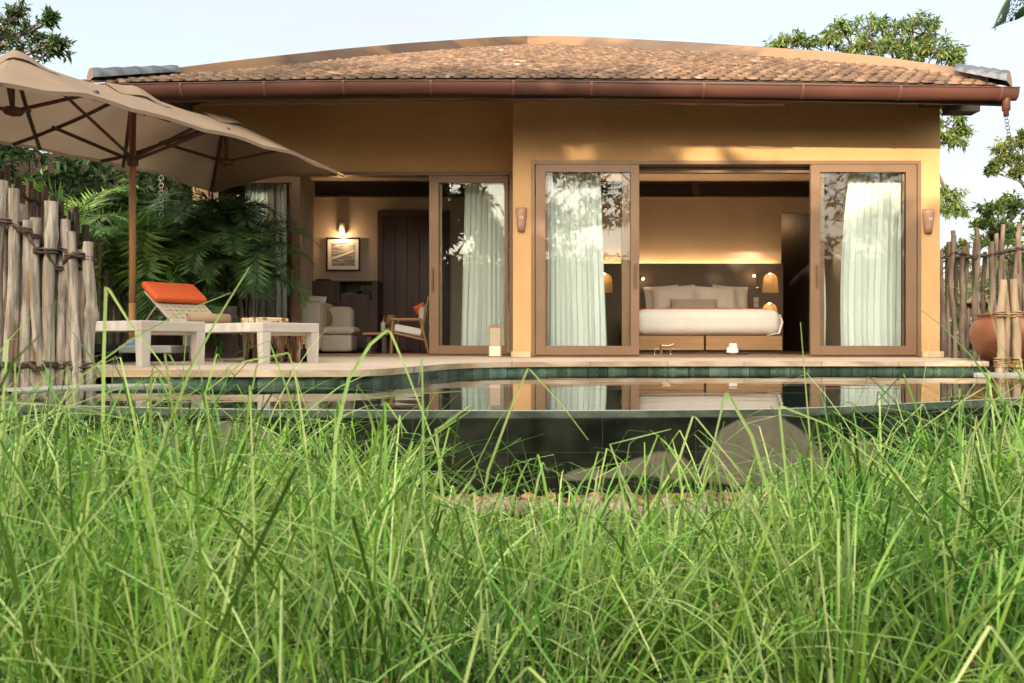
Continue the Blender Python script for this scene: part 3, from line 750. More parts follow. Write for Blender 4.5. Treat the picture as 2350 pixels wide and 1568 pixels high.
# gutter
gt_tab = [(250, 199), (574, 193.5), (800, 190.5), (1000, 190), (1250, 191.5), (1600, 197), (2000, 202), (2332, 205.5)]
GY = 8.86; gr = .073
def gutz(x): return Zv(interp(gt_tab, x / GY * F + 1175), GY)
gx0, gx1 = (255 - 1175) / F * GY, (2331 - 1175) / F * GY
gm = MB(); vs = []; fs = []; n_ = 60; m_ = 12
for i in range(n_ + 1):
    x = lerp(gx0, gx1, i / n_); z = gutz(x)
    for j in range(m_ + 1):
        a = math.pi * j / m_
        vs.append((x, GY - gr * math.cos(a), z - gr * 1.75 * math.sin(a)))
for i in range(n_):
    for j in range(m_): fs.append((i * (m_ + 1) + j, i * (m_ + 1) + j + 1, (i + 1) * (m_ + 1) + j + 1, (i + 1) * (m_ + 1) + j))
gm.add(vs, fs, 0, True)
gm.tube([(lerp(gx0, gx1, i / 30), GY - gr, gutz(lerp(gx0, gx1, i / 30))) for i in range(31)], .008, 6)
for x, i in ((gx0, 0), (gx1, n_)): gm.add(vs[i * (m_ + 1):(i + 1) * (m_ + 1)], [tuple(range(m_ + 1))])
gut = obj('gutter', gm, m_copper, villa)
for u in (420, 610, 790, 990, 1178, 1226 + 130, 1612, 1838, 2060, 2290):
    x = (u - 1175) / F * GY; z = gutz(x); br = MB(); vs = []; fs = []
    for dx in (-.013, .013):
        for j in range(13):
            a = math.pi * j / 12; vs.append((x + dx, GY - (gr + .009) * math.cos(a), z + .006 - (gr + .007) * 1.75 * math.sin(a)))
    br.add(vs, [(j, j + 1, 14 + j, 13 + j) for j in range(12)], 0, True)
    obj('bracket', br, m_bracket, gut)
ox = (2309 - 1175) / F * GY
oz = Zv(233, GY)
ot = MB(); ot.lathe([(.043, .03), (.043, -.10), (.034, -.105), (.028, -.11), (.028, -.165), (.022, -.165), (.022, -.1)], 16, (ox, GY, oz)); obj('outlet', ot, m_copper, gut)
# thin tubes under the gutter stand in for the fascia's sunlit lower edge
for k_, (off_, r_) in enumerate(((0, .006), (.014, .005))):
    cb = MB(); pts_ = []
    for i in range(90):
        u = lerp(470, 1800, i / 89); v = interp([(470, 237), (800, 236), (1080, 229), (1200, 232), (1400, 239), (1560, 236), (1750, 240), (1960, 243)], u) + 1.2 * math.sin(i * .7) 
        p = P(u, v, 8.98); p.z -= off_; pts_.append(p)
    cb.tube(pts_, r_ * .7, 6); obj('sunlit_edge_tube', cb, m_copper, villa)
# ================================================================== rain chains
def rain_chain(u0, v0, v1, d, label, mat, drift=0, link=.03):
    zt_, zb_ = Zv(v0, d), Zv(v1, d); x = (u0 - 1175) / F * d
    mb = MB(); z = zt_; i = 0
    while z > zb_:
        xx = drift * ((zt_ - z) / max(.01, zt_ - zb_)) ** 1.3
        mb.torus((xx, 0, z - zb_), link, .0035, 'y' if i % 2 == 0 else 'x', 12, 5)
        z -= link * 1.55; i += 1
    solo('rain_chain', mb, mat, label, 'rain chain', None).location = (x, d, zb_)
rain_chain(2309, 263, 392, 8.86, 'dark ring rain chain hanging from the gutter outlet at the roof corner', m_chaindark, .12, .024)
rain_chain(370, 290, 662, 10.0, 'pale metal rain chain hanging in front of the dark palms beside the umbrella pole', m_chain, 0, .03)

# ================================================================== wall lamps
def wall_lamp(u0, u1, v0, v1, label):
    d = 9.93; w_ = (u1 - u0) / F * d / 2; c = (u0 + u1) / 2
    x = (c - 1175) / F * d; zt_, zb_ = Zv(v0, d), Zv(v1, d)
    root = thing('wall_lamp', label, 'wall lamp', (x, 10, zb_), 0, 'terracotta wall lamps')
    h = zt_ - zb_
    mb = MB(); mb.lathe([(.0, 0), (w_ * .62, 0), (w_ * .74, h * .25), (w_ * .86, h * .5), (w_ * .98, h * .8), (w_, h), (w_ * .93, h), (w_ * .9, h * .8), (w_ * .7, h * .3), (0, h * .12)], 18, (x, 10.0, zb_), a0=math.pi, a1=2 * math.pi)
    obj('lamp_shade', mb, m_terra_l, root)
    mb = MB()
    for dx in (-.014, .012): mb.tube([(x + dx, 10 - w_ * .9, zb_ + h * .52), (x + dx, 10 - w_ * .90, zb_ + h * .62)], .006, 6)
    obj('vent_slot', mb, m_ceramic, root)
wall_lamp(1183, 1210, 476, 530, 'tapered terracotta wall lamp on the ochre pier between the two sets of doors')
wall_lamp(2122, 2150, 479, 534, 'tapered terracotta wall lamp on the corner pier beside the right hand sliding door')

# ================================================================== floor lantern
d = 10.1; x0, x1 = (1121 - 1175) / F * d, (1151 - 1175) / F * d; zt_ = Zv(746, d); cx = (x0 + x1) / 2; hw = (x1 - x0) / 2
L = thing('floor_lantern', 'small wooden lantern with paper sides standing on the deck before the glass door', 'lantern', (cx, d, 0))
mb = MB()
mb.box(cx - hw, cx + hw, d - hw, d + hw, .001, .014)
for sx in (-1, 1):
    for sy in (-1, 1): mb.box(cx + sx * (hw - .009) - .007, cx + sx * (hw - .009) + .007, d + sy * (hw - .009) - .007, d + sy * (hw - .009) + .007, .014, zt_ - .03)
mb.box(cx - hw + .002, cx + hw - .002, d - hw + .002, d + hw - .002, zt_ - .03, zt_ - .018); mb.box(cx - hw * .62, cx + hw * .62, d - hw * .62, d + hw * .62, zt_ - .018, zt_)
obj('frame', mb, m_oak, L)
mb = MB(); mb.box(cx - hw + .012, cx + hw - .012, d - hw + .012, d + hw - .012, .018, zt_ - .032); obj('paper', mb, m_paperoff, L)
mb = MB()
for i in range(5):
    xx = cx - hw + .025 + i * (2 * hw - .05) / 4
    mb.box(xx - .002, xx + .002, d - hw + .006, d - hw + .011, .02, .12 + (.03 if i % 2 else 0))
for z in (.045, .085): mb.box(cx - hw + .014, cx + hw - .014, d - hw + .007, d - hw + .011, z, z + .003)
obj('lattice', mb, m_oak, L)
mb = MB(); mb.box(cx - hw + .014, cx + hw - .014, d - hw + .0095, d - hw + .0115, .02, .135); obj('lit_paper', mb, m_paper, L)

# ================================================================== curtains
def curtain(name, x0, x1, y, z0, z1, edge, label, folds=9, amp=.04, mat=None, seed=0, tag_=True, cat='curtain', group=None, grow=1.0):
    """edge(s)->(left shift, right shift) at height s 0 bottom..1 top"""
    mb = MB()
    def f(a, b):
        l_, r_ = edge(b); xa, xb = x0 + l_, x1 + r_
        ph = a * folds * 2 * math.pi + 2.2 * noise.noise(Vector((a * 3 + seed, b * .7, 0)))
        am = amp * (1 + 1.1 * noise.noise(Vector((a * 6 + seed, b * .6, 3)))) * (1.05 - .35 * b)
        yy = y + am * (math.sin(ph) + .35 * math.sin(2.3 * ph + seed)) + .02 * noise.noise(Vector((a * 4, b * 2, seed)))
        xx = lerp(xa, xb, a) + .012 * math.sin(ph * 1.0 + 1.3)
        return (xx, yy, lerp(z0, z1, b))
    mb.grid(f, folds * 14, 14)
    return solo(name, mb, mat or m_curtain, label, cat, ((x0 + x1) / 2, y, z0), group)
cg = 'white sheer curtains behind the glass doors'
Y = 10.32; XX = lambda u: (u - 1175) / F * Y
curtain('curtain', XX(1258), XX(1376), Y, .05, 2.5, lambda b: (-.02 + .0 * b, .09 * (1 - b) ** 1.2), 'wide white sheer curtain behind the sliding door just right of the ochre pier', 10, .026, seed=1, group=cg)
curtain('curtain', XX(1950), XX(2098), Y, .05, 2.5, lambda b: (-.13 * max(0, math.sin(math.pi * min(1, (1 - b) * 1.05) * .62)), .0), 'white sheer curtain gathered behind the glass door nearest the fence', 11, .028, seed=2, group=cg)
curtain('curtain', XX(1894) - .02, XX(1915), 10.42 + .25, .05, 2.0, lambda b: (.0, -.09 * b + .09 * math.sin(math.pi * (1 - b)) * .5), 'narrow greenish strip of curtain behind the glass beside the dark hallway', 3, .03, seed=5, group=cg)
Y = 11.12; XX = lambda u: (u - 1175) / F * Y
curtain('curtain', XX(1066), XX(1168), Y, .05, 2.4, lambda b: (-.06 * (1 - b), 0), 'white sheer curtain behind the living room door, above the floor lantern', 8, .03, seed=3, group=cg)
curtain('curtain', XX(562), XX(655), Y, .05, 2.4, lambda b: (0, 0), 'shaded greenish sheer curtain half hidden by the dark palms', 8, .04, seed=4, group=cg)
mb = MB()
def f(a, b):
    yy = lerp(11.1, 12.7, a); ph = a * 9 * 2 * math.pi
    return (-3.02 - .16 * a + .035 * math.sin(ph) + .02 * math.sin(ph * 2.1) + .1 * (1 - b) * (0.5 - a), yy, lerp(.05, 2.7, b))
mb.grid(f, 120, 8)
solo('drape', mb, m_drape, 'beige drape drawn back along the left wall of the living room', 'drape', (-3.1, 11.9, .05))

# ================================================================== bedroom
BD0, BD1 = 11.0, 12.93
bx0, bx1 = 1.73, (1795 - 1175) / F * BD0
bed = thing('bed', 'double bed with white linen on a warm wooden drawer base', 'bed', ((bx0 + bx1) / 2, 12, .03))
zm0, zm1 = Zv(770, BD0), Zv(709, BD0)
# headboard with arched niches
hbx0, hbx1 = 1.05, (1797 - 1175) / F * 12.9; hz1 = Zv(605, 12.9)
def arch(cx, zb_, w_, h_, n=9):
    pts_ = [(cx - w_ / 2, zb_), (cx + w_ / 2, zb_)]
    r_ = w_ * .44
    for i in range(n + 1):
        a = math.pi * i / n; pts_.append((cx + r_ * math.cos(a), zb_ + h_ - r_ + r_ * math.sin(a)))
    return pts_
D9 = 12.9
ncx = (1768 - 1175) / F * D9
holes = [arch(ncx, Zv(672, D9), 38 / F * D9, (672 - 627) / F * D9), arch(ncx - .01, Zv(740, D9), 38 / F * D9, (740 - 695) / F * D9),
         arch(1.5, Zv(672, D9), 38 / F * D9, (672 - 627) / F * D9)]
import bmesh
bm = bmesh.new()
loops = [[(hbx0, .03), (hbx1, .03), (hbx1, hz1), (hbx0, hz1)]] + holes
es = []
for lp_ in loops:
    vv = [bm.verts.new((x, D9, z)) for x, z in lp_]
    for i in range(len(vv)): es.append(bm.edges.new((vv[i], vv[(i + 1) % len(vv)])))
bmesh.ops.triangle_fill(bm, use_beauty=True, use_dissolve=False, edges=es, normal=(0, -1, 0))
bm.verts.index_update()
hb = MB(); hb.add([v.co[:] for v in bm.verts], [tuple(v.index for v in f_.verts) for f_ in bm.faces]); bm.free()
hb.box(hbx1 - .012, hbx1, D9 + .001, 13.09, .03, hz1); hb.box(hbx0, hbx0 + .012, D9 + .001, 13.09, .03, hz1)
hb.box(hbx0, hbx1, D9 + .001, D9 + .02, hz1 - .03, hz1 + .001)
headb = obj('headboard', hb, m_headboard, bed)
m_niche = M('niche_plaster', (.52, .38, .2), rough=.7)
for h_ in holes:
    nm = MB()
    n_ = len(h_); vs = [(x, D9, z) for x, z in h_] + [(lerp(x, sum(q[0] for q in h_) / n_, .12), D9 + .13, z + .0) for x, z in h_]
    nm.add(vs, [(i, (i + 1) % n_, n_ + (i + 1) % n_, n_ + i) for i in range(n_)], 0, False)
    nm.add(vs[n_:], [tuple(range(n_))])
    nich = obj('lit_niche', nm, m_niche, headb)
for h_ in holes:
    sp = MB()
    c_ = sum(q[0] for q in h_[2:]) / len(h_[2:]); zz = max(q[1] for q in h_)
    sp.lathe([(0, -.012), (.014, -.012), (.014, 0)], 10, (c_, D9 + .03, zz - .004))
    obj('niche_spot', sp, m_glowwarm, headb)
led = MB(); led.box(hbx0 + .05, hbx1 - .03, 13.0, 13.03, hz1 - .07, hz1 - .055); obj('light_strip', led, m_led, headb)
mb = MB()
def mat_f(a, b):   # rounded mattress block with covering: section across x
    return None
mb.box(bx0, bx1, BD0, BD1 - .05, zm0, zm1)
me_o = obj('mattress', mb, m_linen, bed)
bv = me_o.modifiers.new('b', 'BEVEL'); bv.width = .13; bv.segments = 6
for p_ in me_o.data.polygons: p_.use_smooth = True
# side hanging sheet fold at the right
mb = MB()
for q in range(3):
    mb.tube([(bx1 - .03 + .02 * q, BD0 + .02 + .05 * q, zm1 - .08), (bx1 + .012 + .004 * q, BD0 + .03 + .05 * q, (zm0 + zm1) / 2), (bx1 - .03, BD0 + .02 + .04 * q, zm0 + .03), (bx1 - .2, BD0 + .015, zm0 + .002)], [.012, .016, .012, .005], 6)
obj('sheet_fold', mb, m_linen, bed)
for a, b_ in ((bx0, (1616 - 1175) / F * BD0), ((1621 - 1175) / F * BD0, bx1 + .005)):
    mb = MB(); mb.box(a, b_, BD0 + .01, BD0 + .5, .08, zm0 - .004, b=.004); obj('drawer', mb, m_oak, bed)
mb = MB(); mb.box(bx0 + .05, bx1 - .05, BD0 + .06, BD1, .031, .075); mb.box(bx0 + .01, bx1 - .01, BD0 + .5, BD1, .08, zm0 - .004); obj('bed_base', mb, m_darkwood, bed)
mb = MB(); mb.box(bx0 - .01, bx1 - .07, BD0 + .35, BD0 + 1.0, zm1 - .002, zm1 + .018, b=.008); 
o = solo('throw', mb, m_orange, 'orange throw laid flat across the white bed', 'throw', (2.7, BD0 + .6, zm1))
def pillow(u0, u1, v0, v1, d, t_, ry, label, tilt=-14, mat=m_pillow, grp=None, name='pillow', seed=1):
    w_ = (u1 - u0) / F * d; h_ = (v1 - v0) / F * d
    mb = MB(); cushion(mb, w_, h_, t_, None, 0, 14, seed=seed)
    o = obj(name, mb, mat); c_ = P((u0 + u1) / 2, (v0 + v1) / 2, d); o.location = c_; o.rotation_euler = (R(tilt), R(ry), 0)
    tag(o, label, 'pillow' if name == 'pillow' else 'cushion', grp); return o
pillow(1479, 1560, 655, 714, 12.72, .16, -4, 'white pillow at the left rear of the bed, edge lit by the reading lamp', seed=1, grp='pillows on the bed')
pillow(1635, 1717, 655, 714, 12.72, .16, 4, 'white pillow at the right rear of the bed', seed=2, grp='pillows on the bed')
pillow(1497, 1598, 655, 716, 12.52, .2, -3, 'large white pillow front left, overlapping its neighbour behind the small cushion', seed=3, grp='pillows on the bed')
pillow(1592, 1691, 657, 716, 12.5, .2, 2, 'large white pillow front right on the bed', seed=4, grp='pillows on the bed')
pillow(1538, 1648, 686, 716, 12.3, .13, 0, 'small greyish bolster cushion in front of the white pillows', mat=m_cush, name='bolster', seed=5)
def reading(u, v, ub, vb, label):
    p = P(u, v, 12.78); q = P(ub, vb, 12.86)
    root = thing('reading_lamp', label, 'reading lamp', q, 0, 'reading lamps on the headboard')
    mb = MB(); mb.tube([q, (q.x + .002, 12.84, p.z + .05), (q.x - .01, 12.80, p.z + .03), (p.x + .01, 12.79, p.z + .01)], .006, 6); obj('stem', mb, m_black, root)
    mb = MB(); mb.lathe([(0, -.03), (.03, -.02), (.032, 0), (.02, .02), (0, .03)], 12, (0, 0, 0), T=Matrix.Translation((q.x, 12.88, q.z)) @ Matrix.Rotation(R(90), 4, 'X')); obj('base', mb, m_brass, root)
    mb = MB(); blob(mb, p, .017, (1, 1, 1), 1, 10, 8, amp=0); obj('bulb', mb, m_glowwarm, root)
reading(1731, 633, 1738, 661, 'small lit reading lamp on the headboard beside the arched niche')
reading(1476, 640, 1468, 637, 'small lit reading lamp on the headboard at the left of the pillows')
mb = MB(); p = P(1736, 688, 12.87)
for dz in (0, -.085): mb.box(p.x - .04, p.x + .04, 12.885, 12.899, p.z + dz - .038, p.z + dz + .038, b=.004)
obj('switch_plate', mb, m_gwhite, bed)

# tub tap and tray just inside the opening
Lp = P(1517, 812, 10.45)
tp = thing('bath_tap', 'brushed brass tub tap with two lever handles on the bedroom sill', 'tap', (Lp.x, 10.45, .03))
s_ = 10.45 / F
mb = MB(); mb.tube([(Lp.x, 10.45, .03), (Lp.x, 10.45, Zv(790, 10.45))], .016, 10)
mb.tube([(Lp.x, 10.45, Zv(793, 10.45)), (Lp.x + .10, 10.43, Zv(794, 10.45)), (Lp.x + .16, 10.42, Zv(790, 10.45))], [.012, .012, .009], 8); obj('spout', mb, m_brass, tp)
for u in (1502, 1539):
    x = (u - 1175) * s_; mb = MB(); mb.tube([(x, 10.45, .03), (x, 10.45, Zv(800, 10.45))], .009, 8); mb.tube([(x, 10.45, Zv(801, 10.45)), (x + .05, 10.44, Zv(801.5, 10.45))], .004, 6); mb.lathe([(.014, 0), (.014, .012), (0, .012)], 10, (x, 10.45, .03)); obj('lever', mb, m_brass, tp)
mb = MB(); p = P(1690, 812, 10.42); mb.lathe([(0, 0), (.14, 0), (.16, .012), (.15, .014), (.13, .006), (0, .006)], 24, (p.x, p.y, .031)); solo('tray', mb, m_darkwood, 'round dark tray holding a folded white napkin on the bedroom sill', 'tray', (p.x, p.y, .031))
p = P(1682, 812, 10.42); mb = MB()
T = Matrix.Translation((p.x, p.y, .04))
mb.box(-.05, .05, -.03, .03, .0, .135, b=.012, T=T @ Matrix.Rotation(.3, 4, 'Z')); mb.box(-.085, -.03, -.02, .03, .0, .075, b=.01, T=T @ Matrix.Rotation(.15, 4, 'Y')); mb.box(.03, .075, -.02, .03, .0, .07, b=.01, T=T @ Matrix.Rotation(-.2, 4, 'Y'))
solo('napkin', mb, m_ceramic, 'folded white napkin propped on the round tray', 'napkin', (p.x, p.y, .04))

# ================================================================== living room
d = 13.05; a, b_ = P(748, 622, d), P(826, 545, d)
pic = thing('wall_picture', 'black framed grey and white abstract print on the living room wall', 'picture', ((a.x + b_.x) / 2, 13.09, a.z))
mb = MB(); frame_rect(mb, a.x, b_.x, a.z, b_.z, .025, .025, .025, .025, 13.05, 13.085, b=0); obj('picture_frame', mb, m_black, pic)
mb = MB(); mb.box(a.x + .02, b_.x - .02, 13.07, 13.08, a.z + .02, b_.z - .02); obj('mount', mb, m_ceramic, pic)
mp_ = M('print_grey', (.42, .42, .40), (.06, .065, .075), scale=2.2, rough=.7, stretch=(1.2, 1, 9), lo=.42, hi=.58, c3=(.6, .58, .54), s3=2.2, t3=(.56, .62))
mb = MB(); mb.box(a.x + .09, b_.x - .09, 13.063, 13.069, a.z + .09, b_.z - .085)
obj('print', mb, mp_, pic)
mb = MB(); cxp = (a.x + b_.x) / 2
T = Matrix.Translation((cxp, 13.06, (a.z + b_.z) / 2 - .01)) @ Matrix.Rotation(R(-20), 4, 'Y')
mb.box(-.19, .2, -.001, .001, -.012, .016, T=T); obj('print_streak', mb, m_ceramic, pic)
p = P(784, 528, 13.0); sc_ = thing('wall_sconce', 'small beige cylinder sconce glowing above the framed picture', 'wall light', (p.x, 13.09, p.z))
mb = MB(); mb.lathe([(0, .13), (.045, .13), (.048, .12), (.048, -.06), (.042, -.06), (.042, .1), (0, .1)], 16, (p.x, 13.02, p.z)); obj('shade', mb, m_gwhite, sc_)
mb = MB(); mb.lathe([(0, .0), (.018, .0), (.03, -.05), (.032, -.075), (0, -.08)], 12, (p.x, 13.02, p.z)); obj('bulb', mb, emit('sconce_bulb', (1, .72, .42), 12), sc_)
# cabinet with open niche
d = 12.55; xa, xb = -3.2, (866 - 1175) / F * d; zt_ = Zv(645, d); na, nb = (779 - 1175) / F * d, (853 - 1175) / F * d; nz0, nz1 = Zv(688, d), Zv(648, d)
cab = thing('cabinet', 'tall dark wood minibar cabinet with an open shelf against the back wall', 'cabinet', ((xa + xb) / 2, 12.8, .03))
mb = MB(); mb.box(xa, na, d, 13.08, nz0, zt_ - .012); mb.box(nb, xb, d, 13.08, nz0, zt_ - .012); mb.box(na, nb, 13.0, 13.08, nz0, nz1, mi=1); mb.box(xa, xb, d, 13.08, .09, nz0); mb.box(xa - .01, xb + .01, d - .01, 13.08, zt_ - .012, zt_ + .004)
obj('body', mb, [m_darkwood, M('niche_back', (.3, .27, .22), rough=.6)], cab)
mb = MB(); mb.box(xa + .03, xb - .03, d + .03, 13.0, .031, .09); obj('kick_board', mb, m_black, cab)
for (q0, q1, q2, q3) in ((xa + .5, xb - .12, .58, .95), (xa + .5, xb - .12, .12, .55)):
    mb = MB(); frame_rect(mb, q0, q1, q2, q3, .05, .05, .05, .05, d - .012, d - .001, b=.003); mb.box(q0 + .05, q1 - .05, d - .006, d - .001, q2 + .05, q3 - .05); obj('drawer_front', mb, m_darkwood, cab)
mb = MB(); p = P(745, 642, 12.8); mb.box(p.x - .12, p.x + .1, 12.7, 12.9, zt_ + .005, zt_ + .045, b=.006); solo('box', mb, m_black, 'flat dark box lying on top of the cabinet', 'box', (p.x, 12.8, zt_ + .005))
m_glassobj = M('tumbler_glass', (.85, .8, .7), rough=.05); m_glassobj.node_tree.nodes['Principled BSDF'].inputs['Transmission Weight'].default_value = .8
for i, u in enumerate((787, 796, 805)):
    x = (u - 1175) / F * 12.7; mb = MB(); mb.lathe([(.0, 0), (.02, 0), (.004, .006), (.004, .035), (.024, .06), (.026, .1), (.02, .115)], 12)
    o = obj('wine_glass', mb, m_glassobj); o.location = (x, 12.72, nz0 + .001)
    tag(o, 'small stemmed glass in the row on the cabinet shelf beside the kettle', 'glass', 'stemmed glasses on the cabinet shelf')
x = (825 - 1175) / F * 12.7
kt = thing('kettle', 'black teapot shaped kettle on the open cabinet shelf', 'kettle', (x, 12.75, nz0 + .001))
mb = MB(); mb.lathe([(0, 0), (.06, 0), (.088, .03), (.085, .08), (.055, .12), (.02, .13), (.012, .15), (0, .152)], 18, (x, 12.75, nz0 + .001)); obj('body', mb, m_black, kt)
mb = MB(); mb.tube([(x - .07, 12.75, nz0 + .05), (x - .11, 12.75, nz0 + .09), (x - .125, 12.75, nz0 + .125)], [.016, .011, .008], 8); obj('spout', mb, m_black, kt)
mb = MB(); x2 = (847 - 1175) / F * 12.7; mb.lathe([(0, 0), (.035, 0), (.045, .06), (.045, .09)], 14, (x2, 12.75, nz0 + .001)); solo('mug', mb, m_black, 'dark mug at the end of the cabinet shelf', 'mug', (x2, 12.75, nz0 + .001))
for u in (833, 846):
    x2 = (u - 1175) / F * 12.98; mb = MB(); mb.box(-.04, .04, 0, .01, -.04, .04, b=.004); mb.box(-.006, .006, -.004, 0, -.012, .012, mi=1)
    o = obj('wall_socket', mb, [m_ceramic, m_black]); o.location = (x2, 12.985, Zv(661, 12.98)); tag(o, 'white wall socket at the back of the cabinet shelf', 'socket', 'sockets in the cabinet shelf')

# armchair (upholstered)
ac = thing('armchair', 'cream slipcovered armchair just inside the living room opening', 'armchair', (-2.75, 11.75, .03))
def soft(name, x0, x1, y0, y1, z0, z1, parent, mat, b=.05, rz=0, c=None, rx=0):
    mb = MB()
    if c is None: c = ((x0 + x1) / 2, (y0 + y1) / 2, z0)
    T = Matrix.Translation(c) @ Matrix.Rotation(rz, 4, 'Z') @ Matrix.Rotation(rx, 4, 'Y') @ Matrix.Translation((-c[0], -c[1], -c[2]))
    mb.box(x0, x1, y0, y1, z0, z1, T=T); o = obj(name, mb, mat, parent)
    for p_ in o.data.polygons: p_.use_smooth = True
    md = o.modifiers.new('s', 'BEVEL'); md.width = b * 1.6; md.segments = 5
    return o
S = lambda u, d: (u - 1175) / F * d
soft('backrest', S(672, 11.5), S(739, 11.5), 11.45, 12.3, .06, Zv(692, 11.5), ac, m_upholstery, .045)
soft('armrest', S(735, 12.1), S(811, 12.1), 12.0, 12.3, .06, Zv(704, 12.1), ac, m_upholstery, .06)
soft('seat_base', S(737, 11.6), S(809, 11.6), 11.5, 12.0, .05, Zv(768, 11.6), ac, m_upholstery, .03)
soft('seat_cushion', S(738, 11.55), S(813, 11.55), 11.47, 12.05, Zv(769, 11.6), Zv(750, 11.6), ac, m_upholstery, .045)
mb = MB(); xx = S(738, 11.44)
mb.tube([(xx, 11.46, .06), (xx + .01, 11.45, .4), (xx + .006, 11.45, Zv(700, 11.5)), (xx - .04, 11.46, Zv(692, 11.5)), (S(675, 11.5), 11.47, Zv(692, 11.5))], .006, 6)
obj('piping', mb, m_upholstery, ac)
mb = MB(); cushion(mb, .42, .34, .13, seed=9)
o = obj('cushion', mb, m_pillow); o.location = (S(715, 12.1), 12.1, Zv(703, 12.1)); o.rotation_euler = (R(-8), R(6), 0); tag(o, 'pale cushion whose corners peek above the cream armchair back', 'cushion')
mb = MB(); blob(mb, (0, 0, 0), .16, (.75, .5, 1), 3, 14, 10, amp=.05); o = obj('cushion', mb, m_brownpil); o.location = (S(746, 11.9), 11.85, Zv(733, 11.9)); tag(o, 'round brown cushion leaning on the cream armchair seat', 'cushion')
# side table + jar
d = 11.35
tb = thing('coffee_table', 'low dark wooden table with a green jar on it between the two armchairs', 'table', (S(862, d), d + .2, .03))
mb = MB(); mb.box(S(832, d), S(892, d), d, d + .45, Zv(769, d), Zv(763, d), b=.004); obj('table_top', mb, m_oak, tb)
for u in (846, 880):
    for yy in (d + .05, d + .36):
        mb = MB(); mb.box(S(u, d) - .03, S(u, d) + .03, yy, yy + .05, .031, Zv(769, d)); obj('leg', mb, m_darkwood, tb)
x = S(876, d); mb = MB(); zz = Zv(763, d) + .001
mb.lathe([(0, 0), (.032, 0), (.036, .02), (.036, .13), (.03, .145), (.012, .15), (.008, .17), (0, .17)], 16, (x, d + .12, zz))
mb.tube([(x, d + .12, zz + .17), (x + .012, d + .12, zz + .20), (x + .018, d + .12, zz + .24)], .004, 6)
solo('dispenser_jar', mb, m_greenjar, 'pale green jar with a thin straw standing on the low table', 'jar', (x, d + .12, zz))
mb = MB(); x = S(893, 11.75); mb.lathe([(0, 0), (.06, 0), (.10, .05), (.10, .11), (.07, .16), (.075, .18), (.065, .18), (.05, .15)], 18, (x, 11.95, Zv(750, 11.75))); 
mb.box(x - .05, x + .05, 11.9, 12.0, .031, Zv(750, 11.75)); 
solo('clay_pot', mb, M('clay_dark', (.25, .13, .07), rough=.6), 'round brown clay pot on a small stand behind the low table', 'pot', (x, 11.95, .03))
# wooden lounge chair with woven back
d = 11.3
lc = thing('lounge_chair', 'wooden armchair with woven back and white seat cushion beside the glass door', 'armchair', (S(940, d), d + .3, .03))
for k_, yy in enumerate((d, d + .55)):
    mb = MB()
    mb.box(S(897, d), S(966, d), yy, yy + .05, Zv(735, d), Zv(730, d), b=.004)          # arm
    mb.tube([(S(900, d), yy + .025, Zv(733, d)), (S(897, d), yy + .025, .03)], .026, 4)
    mb.tube([(S(964, d), yy + .025, Zv(732, d)), (S(983, d), yy + .025, .035)], .026, 4)
    mb.tube([(S(903, d), yy + .025, Zv(765, d)), (S(975, d), yy + .025, Zv(781, d))], .022, 4)
    obj('side_frame', mb, m_oak, lc)
mb = MB(); T = Matrix.Translation((S(934, d), d + .3, Zv(758, d))) @ Matrix.Rotation(R(11), 4, 'Y')
mb.box(-.20, .22, -.25, .25, -.055, .055, b=.02, T=T); obj('seat_cushion', mb, m_linen, lc)
mb = MB(); p0 = Vector((S(969, d), d, Zv(775, d))); p1 = Vector((S(983, d), d, Zv(690, d)))
for i in range(9):
    for j in range(6):
        t0 = i / 9; q = p0.lerp(p1, t0); yy = d + .06 + j * .085
        mb.box(q.x - .012, q.x + .012, yy, yy + .07, q.z, q.z + (p1.z - p0.z) / 9 - .014)
obj('woven_back', mb, m_web, lc)
mb = MB(); 
for yy in (d + .02, d + .56): mb.tube([(p0.x - .02, yy, p0.z - .03), (p1.x + .0, yy, p1.z + .06)], .02, 4)
mb.tube([(p1.x - .005, d, p1.z + .02), (p1.x - .005, d + .58, p1.z + .02)], .018, 6)
obj('back_frame', mb, m_oak, lc)
mb = MB(); T = Matrix.Identity(4); cushion(mb, .34, .30, .10, seed=4); o = obj('cushion', mb, m_linen); o.location = (S(968, d), d + .3, Zv(722, d)); o.rotation_euler = (0, R(-11), R(80)); tag(o, 'white back cushion on the wooden armchair', 'cushion')
mb = MB(); cushion(mb, .17, .13, .09, seed=6); o = obj('cushion', mb, m_orange); o.location = (S(959, d), d + .28, Zv(706, d)); o.rotation_euler = (R(8), R(-28), R(20)); tag(o, 'small orange red cushion on the wooden armchair', 'cushion')

